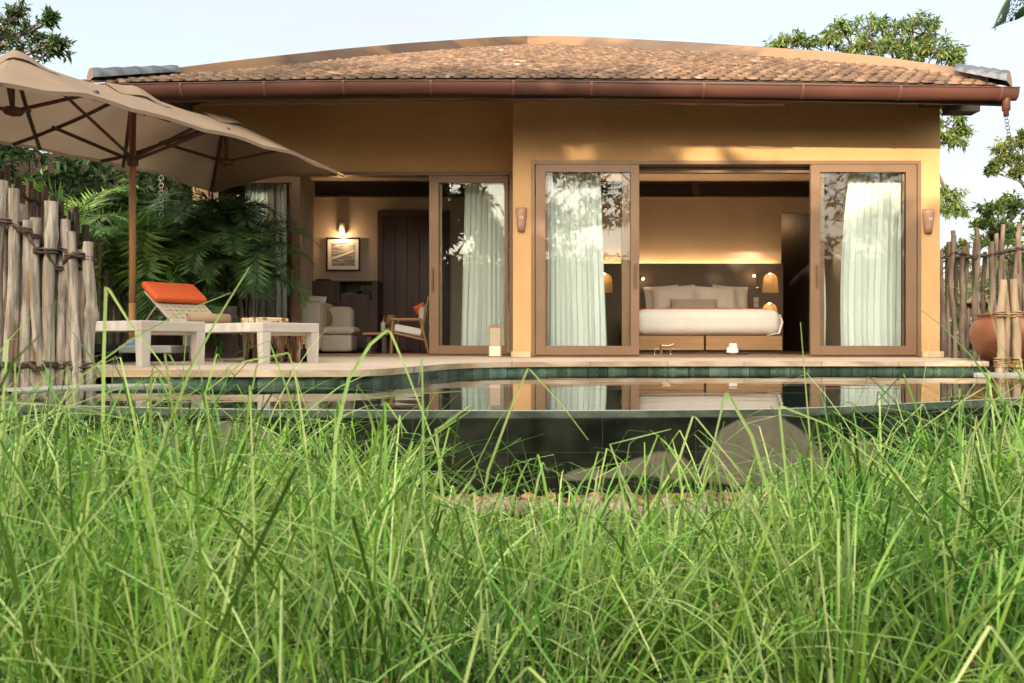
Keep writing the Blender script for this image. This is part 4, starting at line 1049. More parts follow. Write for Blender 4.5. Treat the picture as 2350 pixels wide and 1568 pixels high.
# ================================================================== loungers
ang = math.atan2(.77, .64)              # direction of the short side
def make_lounger(proto=None):
    """local frame: +x along the short side, +y along the length, origin at the near corner on the floor"""
    W, Lg, H = .61, 2.25, .367
    r_ = thing('sun_lounger', '', 'sun lounger', (0, 0, 0), 0, 'whitewashed sun loungers', local=True)
    mb = MB()
    mb.box(.0, W, 0, .045, H - .084, H, b=.004); mb.box(0, W, Lg - .045, Lg, H - .084, H, b=.004)
    mb.box(0, .045, .046, Lg - .046, H - .0835, H - .0005, b=.004); mb.box(W - .045, W, .046, Lg - .046, H - .0835, H - .0005, b=.004)
    mb.box(.05, W - .05, .07, .11, H - .115, H - .085)
    obj('frame', mb, m_white, r_)
    for lx in (0, W - .085):
        for ly in (0, Lg - .1, ):
            mb = MB(); vs = [(lx, ly, H - .085), (lx + .085, ly, H - .085), (lx + .085, ly + .085, H - .085), (lx, ly + .085, H - .085),
                  (lx + .008, ly + .006, 0), (lx + .078, ly + .006, 0), (lx + .078, ly + .078, 0), (lx + .008, ly + .078, 0)]
            mb.add(vs, [(0, 1, 2, 3), (7, 6, 5, 4), (0, 4, 5, 1), (1, 5, 6, 2), (2, 6, 7, 3), (3, 7, 4, 0)]); obj('leg', mb, m_whitez, r_)
    def weave(mb, y0, y1, T=None):
        nx, ny = 7, max(2, int((y1 - y0) / .075))
        for i in range(nx):
            for j in range(ny):
                cx = .06 + (W - .12) * (i + .5) / nx; cy = lerp(y0, y1, (j + .5) / ny); over = (i + j) % 2
                sx = (W - .12) / nx * .5; sy = (y1 - y0) / ny * .5
                zz = .004 if over else 0
                mb.box(cx - sx * 1.0, cx + sx * 1.0, cy - sy * .72, cy + sy * .72, zz, zz + .003, T=T)
                mb.box(cx - sx * .72, cx + sx * .72, cy - sy * 1.0, cy + sy * 1.0, .0035 - zz, .0065 - zz, T=T)
    mb = MB(); weave(mb, .06, 1.49, Matrix.Translation((0, 0, H - .03))); obj('woven_seat', mb, m_web, r_)
    T = Matrix.Translation((0, 1.5, H - .02)) @ Matrix.Rotation(R(31), 4, 'X')
    mb = MB(); weave(mb, .02, .7, T); obj('woven_back', mb, m_web, r_)
    mb = MB(); mb.box(.035, .06, 0, .72, -.012, .016, T=T, b=.004); mb.box(W - .06, W - .035, 0, .72, -.012, .016, T=T, b=.004); mb.box(.06, W - .06, .69, .72, -.01, .012, T=T)
    obj('backrest_frame', mb, m_web, r_)
    mb = MB(); a = T @ Vector((.03, .42, -.01)); mb.tube([a, (.03, 2.2, H - .05)], .009, 5); a = T @ Vector((W - .03, .42, -.01)); mb.tube([a, (W - .03, 2.2, H - .05)], .009, 5); obj('back_strut', mb, m_web, r_)
    mb = MB(); mb.box(.015, W - .015, .44, .79, .018, .095, T=T); o = obj('headrest', mb, m_orange, r_)
    for p_ in o.data.polygons: p_.use_smooth = True
    md = o.modifiers.new('s', 'BEVEL'); md.width = .032; md.segments = 5
    return r_
A = make_lounger(); A['label'] = 'whitewashed sun lounger at far left, partly behind the log fence'
Bl = copy_tree(A); Bl['label'] = 'whitewashed sun lounger beside the log table with its woven back and orange headrest showing'
rzA = math.atan2(.8, .6)
A.location = (-2.93, 6.3, 0.001); A.rotation_euler = (0, 0, rzA + .13)
Bl.location = (-2.17, 6.93, 0.001); Bl.rotation_euler = (0, 0, rzA - .02)
def towel_roll(lounger, yl, label):
    mb = MB(); pts_ = []; Rr = .058; n_ = 40
    W_ = .40
    # spiral section extruded along x, local at lounger coordinates
    sec = []
    for i in range(n_ + 1):
        t_ = i / n_; a = t_ * 3.2 * 2 * math.pi; r1 = lerp(.008, Rr, t_); sec.append((r1 * math.cos(a), r1 * math.sin(a)))
    vs = []; fs = []
    for x in (0, W_):
        for (a_, b2) in sec: vs.append((x, a_, b2 + Rr))
    m_ = n_ + 1
    fs = [(i, i + 1, m_ + i + 1, m_ + i) for i in range(n_)]
    mb.add(vs, fs, 0, True)
    # solid core so that the ends look closed
    mb.lathe([(0, 0), (Rr * .93, 0), (Rr * .93, W_ - .01), (0, W_ - .01)], 20, T=Matrix.Translation((.005, 0, Rr)) @ Matrix.Rotation(R(90), 4, 'Y'))
    for k_ in range(3):
        pts_ = [(-.001, Rr * f_ * math.cos(q * .4), Rr + Rr * f_ * math.sin(q * .4)) for q in range(17) for f_ in (.3 + .28 * k_,)]
        mb.tube(pts_, .005, 5)
    o = obj('rolled_towel', mb, m_towel); o.location = lounger.matrix_basis @ Vector((.10, yl, .366)) ; o.rotation_euler = (0, 0, lounger.rotation_euler[2] - .35)
    tag(o, label, 'towel', 'rolled towels on the loungers')
bpy.context.view_layer.update()
towel_roll(Bl, 1.38, 'rolled brown towel on the lounger in front of the orange headrest')
towel_roll(A, 1.42, 'rolled brown towel at far left, cut off by the log fence')

# log tables
def log_table(u0, u1, uc, v0, d, label, top=True):
    zt_ = Zv(v0, d); w_ = (u1 - u0) / F * d
    root = thing('log_table', label, 'log table', ((u0 + u1) / 2 / F * d - 1175 / F * d, d + .3, 0), 0, 'log tables beside the lounger')
    c = Vector(((uc - 1175) / F * d, d)); s = w_ * .72
    mb = MB(); rr = random.Random(int(u0))
    T = Matrix.Translation((c.x, c.y, 0)) @ Matrix.Rotation(R(45), 4, 'Z')
    n_ = 9
    zc = zt_ - .075
    for side in range(4):
        for i in range(n_):
            a = (i + .5) / n_ * s; r1 = s / n_ * .52
            pos = {0: (a, 0), 1: (s, a), 2: (s - a, s), 3: (0, s - a)}[side]
            lo_ = .0 if (i not in (3, 4, 5) or side in (1, 2)) else .13
            if i == 4 and lo_: lo_ = .17
            k_ = 6; pts_ = [(pos[0] + rr.uniform(-.006, .006), pos[1] + rr.uniform(-.006, .006), lerp(lo_ + .001, zc, j / k_)) for j in range(k_ + 1)]
            mb.tube(pts_, [r1 * rr.uniform(.85, 1.15) for _ in pts_], 7, T=T)
    mb.box(.02, s - .02, .02, s - .02, .05, zc - .005, mi=1, T=T)
    obj('log_body', mb, [m_logw, m_black], root)
    mb = MB(); mb.box(-.03, s + .03, -.03, s + .03, zc, zt_, b=.01, T=T); obj('table_top', mb, m_logtop, root)
log_table(549, 643, 592, 728.5, 8.0, 'taller stained log table, its mosaic top rising above the lounger rail')
log_table(628, 706, 672, 752, 7.75, 'shorter stained log table standing between the taller one and the armchair')

# ================================================================== umbrella
C0 = Vector((-3.95, 8.29)); ua = Vector((.503, .864)); up_ = Vector((.864, -.503)); HL, HW = 1.9, 1.1; PK = 1.19
def W3(a, p, z): q = C0 + ua * a + up_ * p; return Vector((q.x, q.y, z))
um = thing('parasol', 'large beige canvas parasol on a wooden pole over the loungers', 'parasol', (C0.x, C0.y, 0))
RIBS = [(-PK, [(-HL, -HW), (-HL, HW), (-.35, -HW), (-.35, HW)]), (PK, [(HL, -HW), (HL, HW), (.35, -HW), (.35, HW)]), (0, [(-.42, HW), (-.42, -HW), (.42, HW), (.42, -HW)])]
def cz(a, p):
    z = 2.82
    e = abs(p) / HW; f = max(0, (abs(a) - PK) / (HL - PK))
    k_ = max(e, f)
    drop = .55 * k_ + .10 * e * f
    saddle = .06 * (math.sin(math.pi * min(1, abs(abs(a) - PK * .5) / (PK * .5))) if False else 0)
    # ridge sags a little between the peaks
    sag = .05 * (math.sin(math.pi * (abs(a) / PK)) if abs(a) < PK else 0) * (1 - e)
    rip = .03 * math.sin(math.pi * min(k_, 1)) * (0.6 + .4 * math.sin(a * 6))
    edge = -.035 * (k_ ** 6) * abs(math.sin((a if e > f else p * 1.6) * 4.2))
    w_ = .012 * noise.noise(Vector((a * 2.2, p * 2.2, 1.7)))
    return z - drop - sag - rip * .8 + edge * -1 * .6 + w_
mb = MB()
NU, NV = 72, 44
top = lambda a, b: W3(lerp(-HL, HL, a), lerp(-HW, HW, b), cz(lerp(-HL, HL, a), lerp(-HW, HW, b)))
mb.grid(top, NU, NV, 0, True)
# hem flap
def hem(path, drop=.06):
    vs = []; fs = []
    for q in path: vs += [tuple(q), (q[0], q[1], q[2] - drop)]
    for i in range(len(path) - 1): fs.append((2 * i, 2 * i + 1, 2 * i + 3, 2 * i + 2))
    mb.add(vs, fs, 0, True)
per = [(lerp(-HL, HL, i / 40), -HW) for i in range(41)] + [(HL, lerp(-HW, HW, i / 24)) for i in range(25)] + [(lerp(HL, -HL, i / 40), HW) for i in range(41)] + [(-HL, lerp(HW, -HW, i / 24)) for i in range(25)]
hem([W3(a, p, cz(a, p) + .001) for a, p in per], .035)
can = obj('canopy', mb, m_canvas, um)
for a0 in (-PK, 0, PK):
    mb = MB(); mb.grid(lambda a, b: W3(a0 + lerp(-.3, .3, a), lerp(-.24, .24, b), cz(a0 + lerp(-.3, .3, a), lerp(-.24, .24, b)) + .045 - .028 * max(abs(2 * a - 1), abs(2 * b - 1)) ** 2 + .012 * math.sin(a * 9 + b * 4)), 14, 12)
    obj('vent_flap', mb, m_canvas, can)
mb = MB(); mb.lathe([(0, 0), (.034, 0), (.034, 2.62), (0, 2.62)], 16, (C0.x, C0.y, .10)); mb.lathe([(.034, 0), (.037, 0), (.037, .5), (.034, .5)], 16, (C0.x, C0.y, .10))
obj('pole', mb, m_teakpole, um)
mb = MB(); mb.lathe([(.035, 0), (.055, .0), (.058, .05), (.05, .09), (.036, .1)], 16, (C0.x, C0.y, 2.03)); obj('collar', mb, m_rib, um)
HZ = 2.3
def rod(p, q, r_=.016, name='rib'):
    m2 = MB(); m2.tube([p, q], r_ * 1.3, 4); return obj(name, m2, m_rib, um)
def rsurf(p, q, r_=.02):
    pts_ = []
    for i in range(9):
        t_ = i / 8; a, b = lerp(p[0], q[0], t_), lerp(p[1], q[1], t_); pts_.append(W3(a, b, cz(a, b) - .028))
    m2 = MB(); m2.tube(pts_, r_, 4); return obj('rib', m2, m_rib, um)
for a0, ends in RIBS[:2]:
    hub = W3(a0, 0, HZ); mb = MB(); mb.lathe([(0, -.05), (.07, -.03), (.09, 0), (.07, .03), (0, .04)], 16, hub); obj('hub', mb, m_rib, um)
    pk = W3(a0, 0, cz(a0, 0) - .03)
    rod(hub, pk, .013, 'hub_stem')
    for a, p in ends:
        e = W3(a * .985, p * .985, cz(a, p) - .02); rsurf((a0, 0), (a * .985, p * .985))
        f_ = .52; mid = pk.lerp(e, f_); rod(hub, mid - Vector((0, 0, .015)), .014, 'strut')
        m2 = MB(); blob(m2, mid - Vector((0, 0, .02)), .028, (1, 1, 1), 2, 8, 6, amp=0); obj('joint', m2, m_rib, um)
ctr = W3(0, 0, 2.08)
for a, p in ((-.62, HW), (-.62, -HW), (.62, HW), (.62, -HW)):
    f_ = .62
    q = W3(a * f_ * 1.15, p * f_, cz(a * f_ * 1.15, p * f_) - .03); rod(ctr, q, .014, 'strut')
for sgn in (-1, 1):
    rod(ctr + Vector((0, 0, .03)), W3(sgn * .95, .0, cz(.95, 0) - .06), .014, 'arm')
    for s2 in (-1, 1): rsurf((0, 0), (sgn * .62, s2 * HW * .985))
tip = W3(HL, HW, cz(HL, HW)); m2 = MB(); m2.tube([tip + Vector((-.12, .02, .05)), tip + Vector((.07, -.03, -.045))], .017, 6); obj('rib_tip', m2, m_oak, um)
bx = C0
mb = MB(); mb.box(bx.x - .62, bx.x - .05, bx.y - .55, bx.y - .08, .09, .175, b=.01); mb.box(bx.x - .55, bx.x - .5, bx.y - .5, bx.y - .1, .001, .09); mb.box(bx.x - .14, bx.x - .1, bx.y - .5, bx.y - .1, .001, .09); obj('base_plate', mb, m_black, um)
mb = MB(); mb.box(bx.x + .10, bx.x + .62, bx.y - .5, bx.y - .05, .085, .16, b=.008); obj('base_weight', mb, m_grey, um)
mb = MB(); mb.box(bx.x + .04, bx.x + .55, bx.y - .3, bx.y + .1, .001, .085); mb.box(bx.x - .6, bx.x, bx.y - .1, bx.y + .4, .001, .05); obj('base_frame', mb, m_black, um)
mb = MB(); mb.lathe([(.045, .08), (.06, .1), (.06, .20), (.05, .22)], 16, (bx.x, bx.y, 0)); obj('base_clamp', mb, m_blue, um)
# ================================================================== stake fences
def stake_mesh(h, r, seed, z0=0, knots=4, bend=.02):
    rr = random.Random(seed); mb = MB(); n = 22; pts_ = []; rad = []
    ks = [(rr.uniform(.1, .95), rr.uniform(.15, .42)) for _ in range(knots)]
    for i in range(n + 1):
        t = i / n
        pts_.append((bend * noise.noise(Vector((t * 2.6, seed * 3.3, 0))) * 2 * min(1, t * 4), bend * noise.noise(Vector((t * 2.6, seed * 3.3, 9))) * 2 * min(1, t * 4), z0 + (h - z0) * t))
        k_ = sum(a * math.exp(-((t - c) / .018) ** 2) for c, a in ks)
        rad.append(r * (1.08 - .18 * t + .08 * noise.noise(Vector((t * 6, seed, 4)))) * (1 + k_ * .55))
    mb.tube(pts_, rad, 10)
    return mb
def ring_rope(mb, c, r, z, rr, turns=2):
    for k_ in range(turns):
        tilt = rr.uniform(-.2, .2); pts_ = []
        for i in range(15):
            a = 2 * math.pi * i / 14
            pts_.append((c[0] + (r + .008) * math.cos(a), c[1] + (r + .008) * math.sin(a), z + k_ * .021 + tilt * r * math.cos(a)))
        mb.tube(pts_, .0085, 6, cap=False)
def fence(name, label, stakes, mats, ropemat, rope_levels, z0, seed):
    """stakes: list of (x, y, top z, radius)"""
    x0 = sum(s[0] for s in stakes) / len(stakes); y0 = sum(s[1] for s in stakes) / len(stakes)
    root = thing(name, label, 'fence', (x0, y0, z0)); rr = random.Random(seed)
    for i, (x, y, zt_, r) in enumerate(stakes):
        mb = stake_mesh(zt_, r, seed + i * 1.37, z0, 6, .021)
        lean = rr.uniform(-.03, .03)
        mb.v = [(vx + x + lean * (vz - z0) * 1.2, vy + y, vz) for vx, vy, vz in mb.v]
        obj('stake', mb, mats[i % len(mats)], root)
    for lv, turns in rope_levels:
        mb = MB(); prev = None
        for i, (x, y, zt_, r) in enumerate(stakes):
            z = lv(i) + rr.uniform(-.01, .01)
            if z > zt_ - .03: z = zt_ - .06
            ring_rope(mb, (x, y), r * 1.0, z, rr, turns)
            if prev:
                for dz in (.0, .02):
                    mb.tube([(prev[0], prev[1] - prev[3] - .012, prev[2] + dz), ((prev[0] + x) / 2, (prev[1] + y) / 2 - (r + .02), (prev[2] + z) / 2 + dz + rr.uniform(-.01, .01)), (x, y - r - .012, z + .02 - dz)], .0085, 6)
            prev = (x, y, z, r)
        obj('rope', mb, ropemat, root)
    return root
# front left fence: u, top v
fr = [(-30, 385, 26), (-6, 415, 24), (14, 432, 24), (36, 445, 22), (56, 505, 22), (75, 500, 24), (92, 560, 22), (104, 462, 18), (116, 462, 26), (135, 600, 18), (148, 600, 22), (164, 504, 22), (182, 532, 21), (199, 556, 24)]
st = []
for i, (u, v, w_) in enumerate(fr):
    d = 5.42 + .010 * i + (.03 if i % 2 else 0) + (.08 if u in (104, 148) else 0)
    st.append((S(u, d), d, Zv(v, d), w_ / 2 / F * d * 1.0))
for i in range(17):
    u = -36 + i * 14.2; st.append((S(u, 5.6), 5.6, Zv(interp([(-40, 420), (40, 470), (110, 540), (205, 590)], u) + rnd.uniform(-25, 25), 5.6), rnd.uniform(.024, .034)))
nfr = len(fr)
rl = [interp([(0, 500), (3, 520), (6, 560), (9, 585), (13, 590)], i) if i < nfr else interp([(0, 505), (16, 590)], i - nfr) for i in range(len(st))]
fence('stake_fence', 'bleached log fence bound with rope in the left foreground', st, [m_bark], m_rope,
      [(lambda i: Zv(rl[i], 5.45), 2), (lambda i: Zv(849, 5.45) + .015 * ((i * 7) % 3), 2)], -.48, 11)
# back left fence
st = []; rr = random.Random(3)
for i in range(40):
    t = i / 39; u = lerp(-60, 320, t) ; d = lerp(7.6, 9.6, t)
    v = interp([(-60, 370), (10, 400), (60, 425), (110, 440), (150, 465), (190, 500), (215, 560), (240, 600), (270, 650), (300, 700), (320, 715)], u) + rr.uniform(-22, 22)
    st.append((S(u, d), d + rr.uniform(-.04, .04), Zv(v, d), rr.uniform(.028, .042)))
rb_ = [interp([(-60, 415), (60, 455), (150, 500), (215, 620), (300, 740), (320, 745)], lerp(-60, 320, i / 39)) for i in range(40)]
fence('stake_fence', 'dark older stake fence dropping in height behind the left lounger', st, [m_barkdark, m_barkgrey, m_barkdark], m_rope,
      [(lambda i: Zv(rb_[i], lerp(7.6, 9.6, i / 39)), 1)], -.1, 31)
# right fence behind the pot
rt = [(2163, 600), (2176, 556), (2194, 530), (2218, 564), (2236, 551), (2250, 524), (2270, 558), (2287, 535), (2301, 514), (2321, 555), (2333, 533), (2346, 509), (2368, 539), (2384, 560), (2402, 520)]
rt = [(2166, 575), (2178, 555), (2192, 530), (2214, 565), (2234, 550), (2247, 524), (2268, 556), (2284, 536), (2295, 515), (2314, 556), (2327, 534), (2340, 513), (2360, 539), (2372, 555), (2388, 520), (2404, 545), (2420, 530)]
st = [(S(u, 10.35), 10.35 + .03 * (i % 2), Zv(v, 10.35), (.029 if i % 3 else .035)) for i, (u, v) in enumerate(rt)]
st += [(S(2170 + i * 21.5, 10.5), 10.5, Zv(rnd.uniform(540, 610), 10.5), rnd.uniform(.022, .03)) for i in range(12)]
fence('stake_fence', 'open grey brown stake fence behind the terracotta urn at the right', st, [m_barkgrey], m_rope,
      [(lambda i: Zv(interp([(0, 592), (2, 580), (4, 592), (8, 580), (12, 570), (16, 566), (17, 596), (28, 575)], i), 10.35), 1)], -.1, 57)
# pale stakes in front at the right
pr_ = [(2293, 643, 17), (2315, 656, 15), (2334, 641, 17), (2346, 627, 17), (2366, 650, 18), (2384, 640, 16)]
st = [(S(u, 8.15), 8.15 + .05 * (i % 2) + (.1 if i == 3 else 0), Zv(v, 8.15), w_ / 2 / F * 8.15) for i, (u, v, w_) in enumerate(pr_)]
fence('stake_fence', 'short pale new stakes tied with tan rope at the right edge of the pool', st, [m_barkpale, m_barkpale, m_barkpale, m_barkgrey], m_ropepale,
      [(lambda i: Zv(726, 8.15), 3), (lambda i: Zv(843, 8.15), 5)], -.45, 77)
# urn
d = 9.05; cx = S(2325, d); r0 = 88 / F * d; zt_, zb_ = Zv(720, d), -.08
mb = MB(); prof = [(0, 0), (.45, 0), (.60, .08), (.82, .25), (.96, .45), (1.0, .60), (.97, .75), (.88, .87), (.80, .93), (.80, .955), (.86, .965), (.87, 1.0), (.80, 1.0), (.76, .97), (.74, .9), (.85, .7)]
H = zt_ - zb_
mb.lathe([(a * r0, b * H) for a, b in prof], 48)
mb.torus((0, 0, H * .905), r0 * .835, .008, 'z', 40, 6); mb.torus((0, 0, H * .925), r0 * .81, .007, 'z', 40, 6)
for i in range(60):
    a = 2 * math.pi * i / 60; mb.tube([(r0 * .855 * math.cos(a), r0 * .855 * math.sin(a), H * .885), (r0 * .84 * math.cos(a + .05), r0 * .84 * math.sin(a + .05), H * .90)], .006, 4)
urn = obj('urn', mb, m_terra); urn.location = (cx, d, zb_); tag(urn, 'large round terracotta urn behind the pale stakes at the right', 'urn')
mb = MB(); a = math.radians(-122); q = (r0 * .95 * math.cos(a), r0 * .95 * math.sin(a), H * .79)
blob(mb, q, .022, (1, 1, 1), 2, 8, 6, amp=0); mb.torus(q, .035, .006, 'y', 14, 6); obj('boss', mb, m_terra, urn)
# the boss must follow the urn's own origin
# ================================================================== vegetation helpers
def rv(r): 
    return Vector((r.gauss(0, 1), r.gauss(0, 1), r.gauss(0, 1))).normalized()
def tree(name, label, cat, root, clumps, L, Wd, nleaf, mats, seed, trunk_r=.1, droop=.2, fork=None, group=None, twigs=9, rosette=6, upb=.2, limbmat=None):
    """clumps: (centre Vector, radius). Branching limbs reach every clump, twigs end in rosettes of leaves"""
    r = random.Random(seed); base = Vector(root)
    t = thing(name, label, cat, base, 0, group); tm = MB(); cm = MB()
    cen = sum((c for c, _ in clumps), Vector()) / len(clumps)
    fk = Vector(fork) if fork else Vector((base.x * .7 + cen.x * .3, base.y * .7 + cen.y * .3, lerp(base.z, min(c.z for c, _ in clumps), .75)))
    mid = base.lerp(fk, .5) + Vector((r.uniform(-.1, .1), r.uniform(-.1, .1), 0))
    tm.tube([base, mid, fk], [trunk_r, trunk_r * .8, trunk_r * .65], 9)
    for c, rad in clumps:
        m1 = fk.lerp(c, .5) + Vector((r.uniform(-.1, .1), r.uniform(-.1, .1), .12 * (c - fk).length))
        tm.tube([fk, m1, c], [trunk_r * .42, trunk_r * .22, trunk_r * .08], 6)
        for k_ in range(twigs):
            dv = rv(r); dv.z = abs(dv.z) * .9 + upb * .3 - .15; dv.normalize()
            e = c + Vector((dv.x, dv.y, dv.z * .8)) * rad * r.uniform(.55, 1.08)
            s0 = m1.lerp(c, r.uniform(.6, 1)); mm = s0.lerp(e, .5) + rv(r) * rad * .12
            tm.tube([s0, mm, e], [trunk_r * .09, trunk_r * .06, trunk_r * .03], 4, cap=False)
            for q in range(nleaf):
                tt = r.random() ** .6; pp = mm.lerp(e, tt) + rv(r) * rad * .14
                ax = (e - s0).normalized()
                for j in range(rosette):
                    dd = (ax * .5 + rv(r)).normalized(); dd.z -= droop; dd.normalize()
                    cm.leaf(pp + rv(r) * L * .25, dd, (Vector((0, 0, 1)) + rv(r) * .7).normalized(), L * r.uniform(.65, 1.15), Wd * r.uniform(.75, 1.15), 0 if r.random() < .72 else min(1, len(mats) - 1), droop=droop * .5)
    obj('trunk', tm, limbmat or m_trunk, t); obj('crown', cm, mats, t); return t
def C_(lst, d): return [(P(u, v, d + (dd[0] if dd else 0)), r) for (u, v, r, *dd) in lst]
tree('tree', 'dark leaved tree reaching over the roof corner at the upper left', 'tree', (-8.6, 11.5, -.1),
     C_([(10, 45, .33), (35, 80, .36), (70, 95, .3), (110, 110, .26), (135, 120, .16), (5, 100, .4), (60, 125, .3), (-40, 60, .6), (-60, 120, .7), (112, 42, .10), (118, 50, .08), (45, 25, .15), (140, 100, .1)], 11.5),
     .115, .04, 4, [m_leafdark, m_leafmid], 5, .09, .15, fork=(-8.0, 11.5, 3.6), twigs=8, rosette=5)
tree('tree', 'feathery green tree rising behind the right half of the roof', 'tree', (9.6, 19, -.3),
     C_([(1775, 100, .33), (1815, 92, .3), (1850, 98, .3), (1895, 92, .36), (1925, 72, .36), (1950, 110, .4), (1985, 62, .42), (2010, 95, .5), (2035, 60, .4), (2065, 80, .42), (2100, 50, .35), (2110, 110, .42), (2135, 75, .34), (2150, 115, .42), (2175, 125, .28), (2060, 120, .4), (1990, 125, .5), (2195, 140, .2), (2090, 140, .4),
          (2180, 285, .4), (2172, 325, .3), (2192, 330, .3), (2205, 305, .22), (2182, 455, .32), (2170, 480, .35), (2190, 490, .25), (2160, 250, .4)], 18),
     .18, .045, 5, [m_leafmid, m_leafyel], 8, .14, .45, fork=(9.1, 18.6, 5.4), twigs=8, rosette=6)
tree('tree', 'yellowish shrubby tree at the right edge above the fence', 'tree', (7.9, 10.9, -.1),
     C_([(2345, 318, .16), (2325, 335, .18), (2300, 345, .14), (2340, 365, .18), (2312, 368, .14), (2285, 382, .10), (2350, 395, .16), (2370, 340, .3), (2380, 380, .3), (2275, 395, .05), (2330, 400, .07)], 10.6),
     .085, .04, 4, [m_leafyel, m_leafmid], 9, .05, .0, fork=(7.2, 10.8, 1.9), twigs=8, rosette=5)
tree('shrub', 'bright green shrub showing above the right fence', 'shrub', (7.9, 13, -.1),
     C_([(2270, 480, .2), (2290, 500, .25), (2260, 515, .2), (2310, 480, .25), (2335, 470, .25), (2290, 540, .3), (2265, 560, .3), (2330, 530, .35), (2350, 600, .45), (2310, 620, .4), (2360, 680, .45)], 13),
     .11, .05, 5, [m_leafmid, m_leafyel], 10, .06, .05, twigs=8, rosette=5)
tree('shrub', 'loose olive shrub beyond the gaps of the right fence', 'shrub', (7.6, 14.5, -.1),
     C_([(2180, 590, .25), (2200, 570, .2), (2205, 620, .3), (2175, 640, .3), (2225, 640, .25), (2190, 680, .3), (2170, 720, .35), (2185, 780, .35), (2215, 800, .35), (2240, 760, .3), (2260, 800, .35), (2165, 810, .3)], 14.5),
     .1, .045, 4, [m_leafmid, m_leafyel], 12, .05, .05, twigs=8, rosette=5)
# ---- palms
def frond(mb, base, az, L, rise, droop, nl, leafL, r, leafW=.028, mi=0):
    pts_ = []; n = 12; h = Vector((math.cos(az), math.sin(az), 0)); p = Vector(base); el = rise
    for i in range(n + 1):
        pts_.append(p.copy()); stp = L / n; p = p + (h * math.cos(el) + Vector((0, 0, math.sin(el)))) * stp; el -= droop / n * (1 + i / n)
    mb.tube(pts_, [lerp(.011, .003, i / n) for i in range(n + 1)], 4, 0, cap=False)
    side = Vector((-h.y, h.x, 0))
    for i in range(nl):
        t = .18 + .82 * i / nl; f_ = t * n; i0 = min(int(f_), n - 1); q = pts_[i0].lerp(pts_[i0 + 1], f_ - i0); tg = (pts_[i0 + 1] - pts_[i0]).normalized()
        nn = side.cross(tg)
        ll = leafL * math.sin(math.pi * (.15 + .8 * t)) ** .6 * r.uniform(.85, 1.1)
        for sgn in (-1, 1):
            dv = (side * sgn * .8 + tg * .62 + nn * .15 * r.uniform(.3, 1.5) + Vector((0, 0, -.12)) + rv(r) * .07).normalized()
            mb.leaf(q, dv, nn, ll, leafW * r.uniform(.8, 1.1), mi, .2, droop=.25 * r.uniform(.5, 1.4))
def palm(label, root, h, nf, L, seed, mats, leafL=.4, group='palms beside the villa', azr=(0, 6.283), nstem=3, leafW=.028, rise=(.5, 1.35), nl=26):
    r = random.Random(seed); t = thing('palm', label, 'palm', root, 0, group); tm = MB(); cm = MB()
    for s_ in range(nstem):
        b = Vector(root) + Vector((r.uniform(-.2, .2), r.uniform(-.2, .2), 0)) * (nstem > 1); tp_ = b + Vector((r.uniform(-.15, .15), r.uniform(-.15, .15), h * r.uniform(.55, 1)))
        tm.tube([b, b.lerp(tp_, .5) + Vector((.03, 0, 0)), tp_], [.035, .03, .022], 7)
        for k_ in range(nf):
            frond(cm, tp_, r.uniform(*azr), L * r.uniform(.7, 1.1), r.uniform(*rise), r.uniform(1.1, 1.9), nl, leafL, r, leafW)
    obj('trunk', tm, m_trunk, t); obj('crown', cm, mats, t); return t
palm('sunlit green palm below the umbrella, left of its pole', (S(225, 9.7), 9.7, -.07), 1.75, 11, 1.25, 21, [m_palm], .42, azr=(2.6, 7.0), rise=(.2, 1.2), leafW=.04, nl=20)
palm('mid green palm just right of the umbrella pole', (S(345, 9.8), 9.8, -.07), 1.6, 10, 1.2, 22, [m_palm], .42, rise=(.2, 1.2), leafW=.04, nl=20)
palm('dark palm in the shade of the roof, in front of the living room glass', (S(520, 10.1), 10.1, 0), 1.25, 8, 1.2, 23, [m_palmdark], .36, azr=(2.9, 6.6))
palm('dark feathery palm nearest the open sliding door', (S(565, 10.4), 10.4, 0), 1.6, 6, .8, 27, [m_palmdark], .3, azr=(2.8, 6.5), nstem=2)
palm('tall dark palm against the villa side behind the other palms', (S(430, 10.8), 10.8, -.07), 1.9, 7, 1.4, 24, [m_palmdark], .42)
palm('yellow green palm behind the dark stake fence', (S(150, 10.6), 10.6, -.07), 1.9, 10, 1.4, 25, [m_palm, m_leafyel], .5)
palm('green palm rising behind the bright shrub at the right edge', (S(2372, 12.6), 12.6, -.1), 2.0, 9, 1.2, 26, [m_palm], .45, 'palms', nstem=1, leafW=.05, rise=(.1, 1.1))
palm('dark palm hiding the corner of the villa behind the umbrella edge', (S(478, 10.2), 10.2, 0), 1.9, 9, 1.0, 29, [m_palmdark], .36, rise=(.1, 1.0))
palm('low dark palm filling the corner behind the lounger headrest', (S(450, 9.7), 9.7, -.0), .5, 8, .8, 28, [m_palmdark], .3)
# dark shrubs behind the palms
rs = random.Random(40)
for i, (u, d, zc, rad, lab) in enumerate(((20, 11.3, 1.5, .8, 'dark shrub mass behind the left fence at the picture edge'), (130, 12, 1.3, .9, 'dark shrub behind the yellow green palm'), (260, 12, 1.2, .9, 'dark shrub behind the umbrella pole'), (390, 12, 1.2, .9, 'dark shrub between the palms and the villa side wall'))):
    cl = [(Vector((S(u, d) + rs.uniform(-.7, .7), d + rs.uniform(-.4, .4), zc + rs.uniform(-1.2, 1.6))), rad * rs.uniform(.45, .7)) for _ in range(16)]
    tree('shrub', lab, 'shrub', (S(u, d), d, -.08), cl, .2, .08, 5, [m_leafdark, m_leafmid], 41 + i, .06, .2, group='dark shrubs behind the palms', twigs=8, rosette=5)
mb = MB(); mb.box(-18, -4.6, 14.4, 14.6, -.1, 3.6)
for i in range(44): mb.box(-18 + i * .3, -17.72 + i * .3, 14.37, 14.4, -.08, 3.57, b=.004)
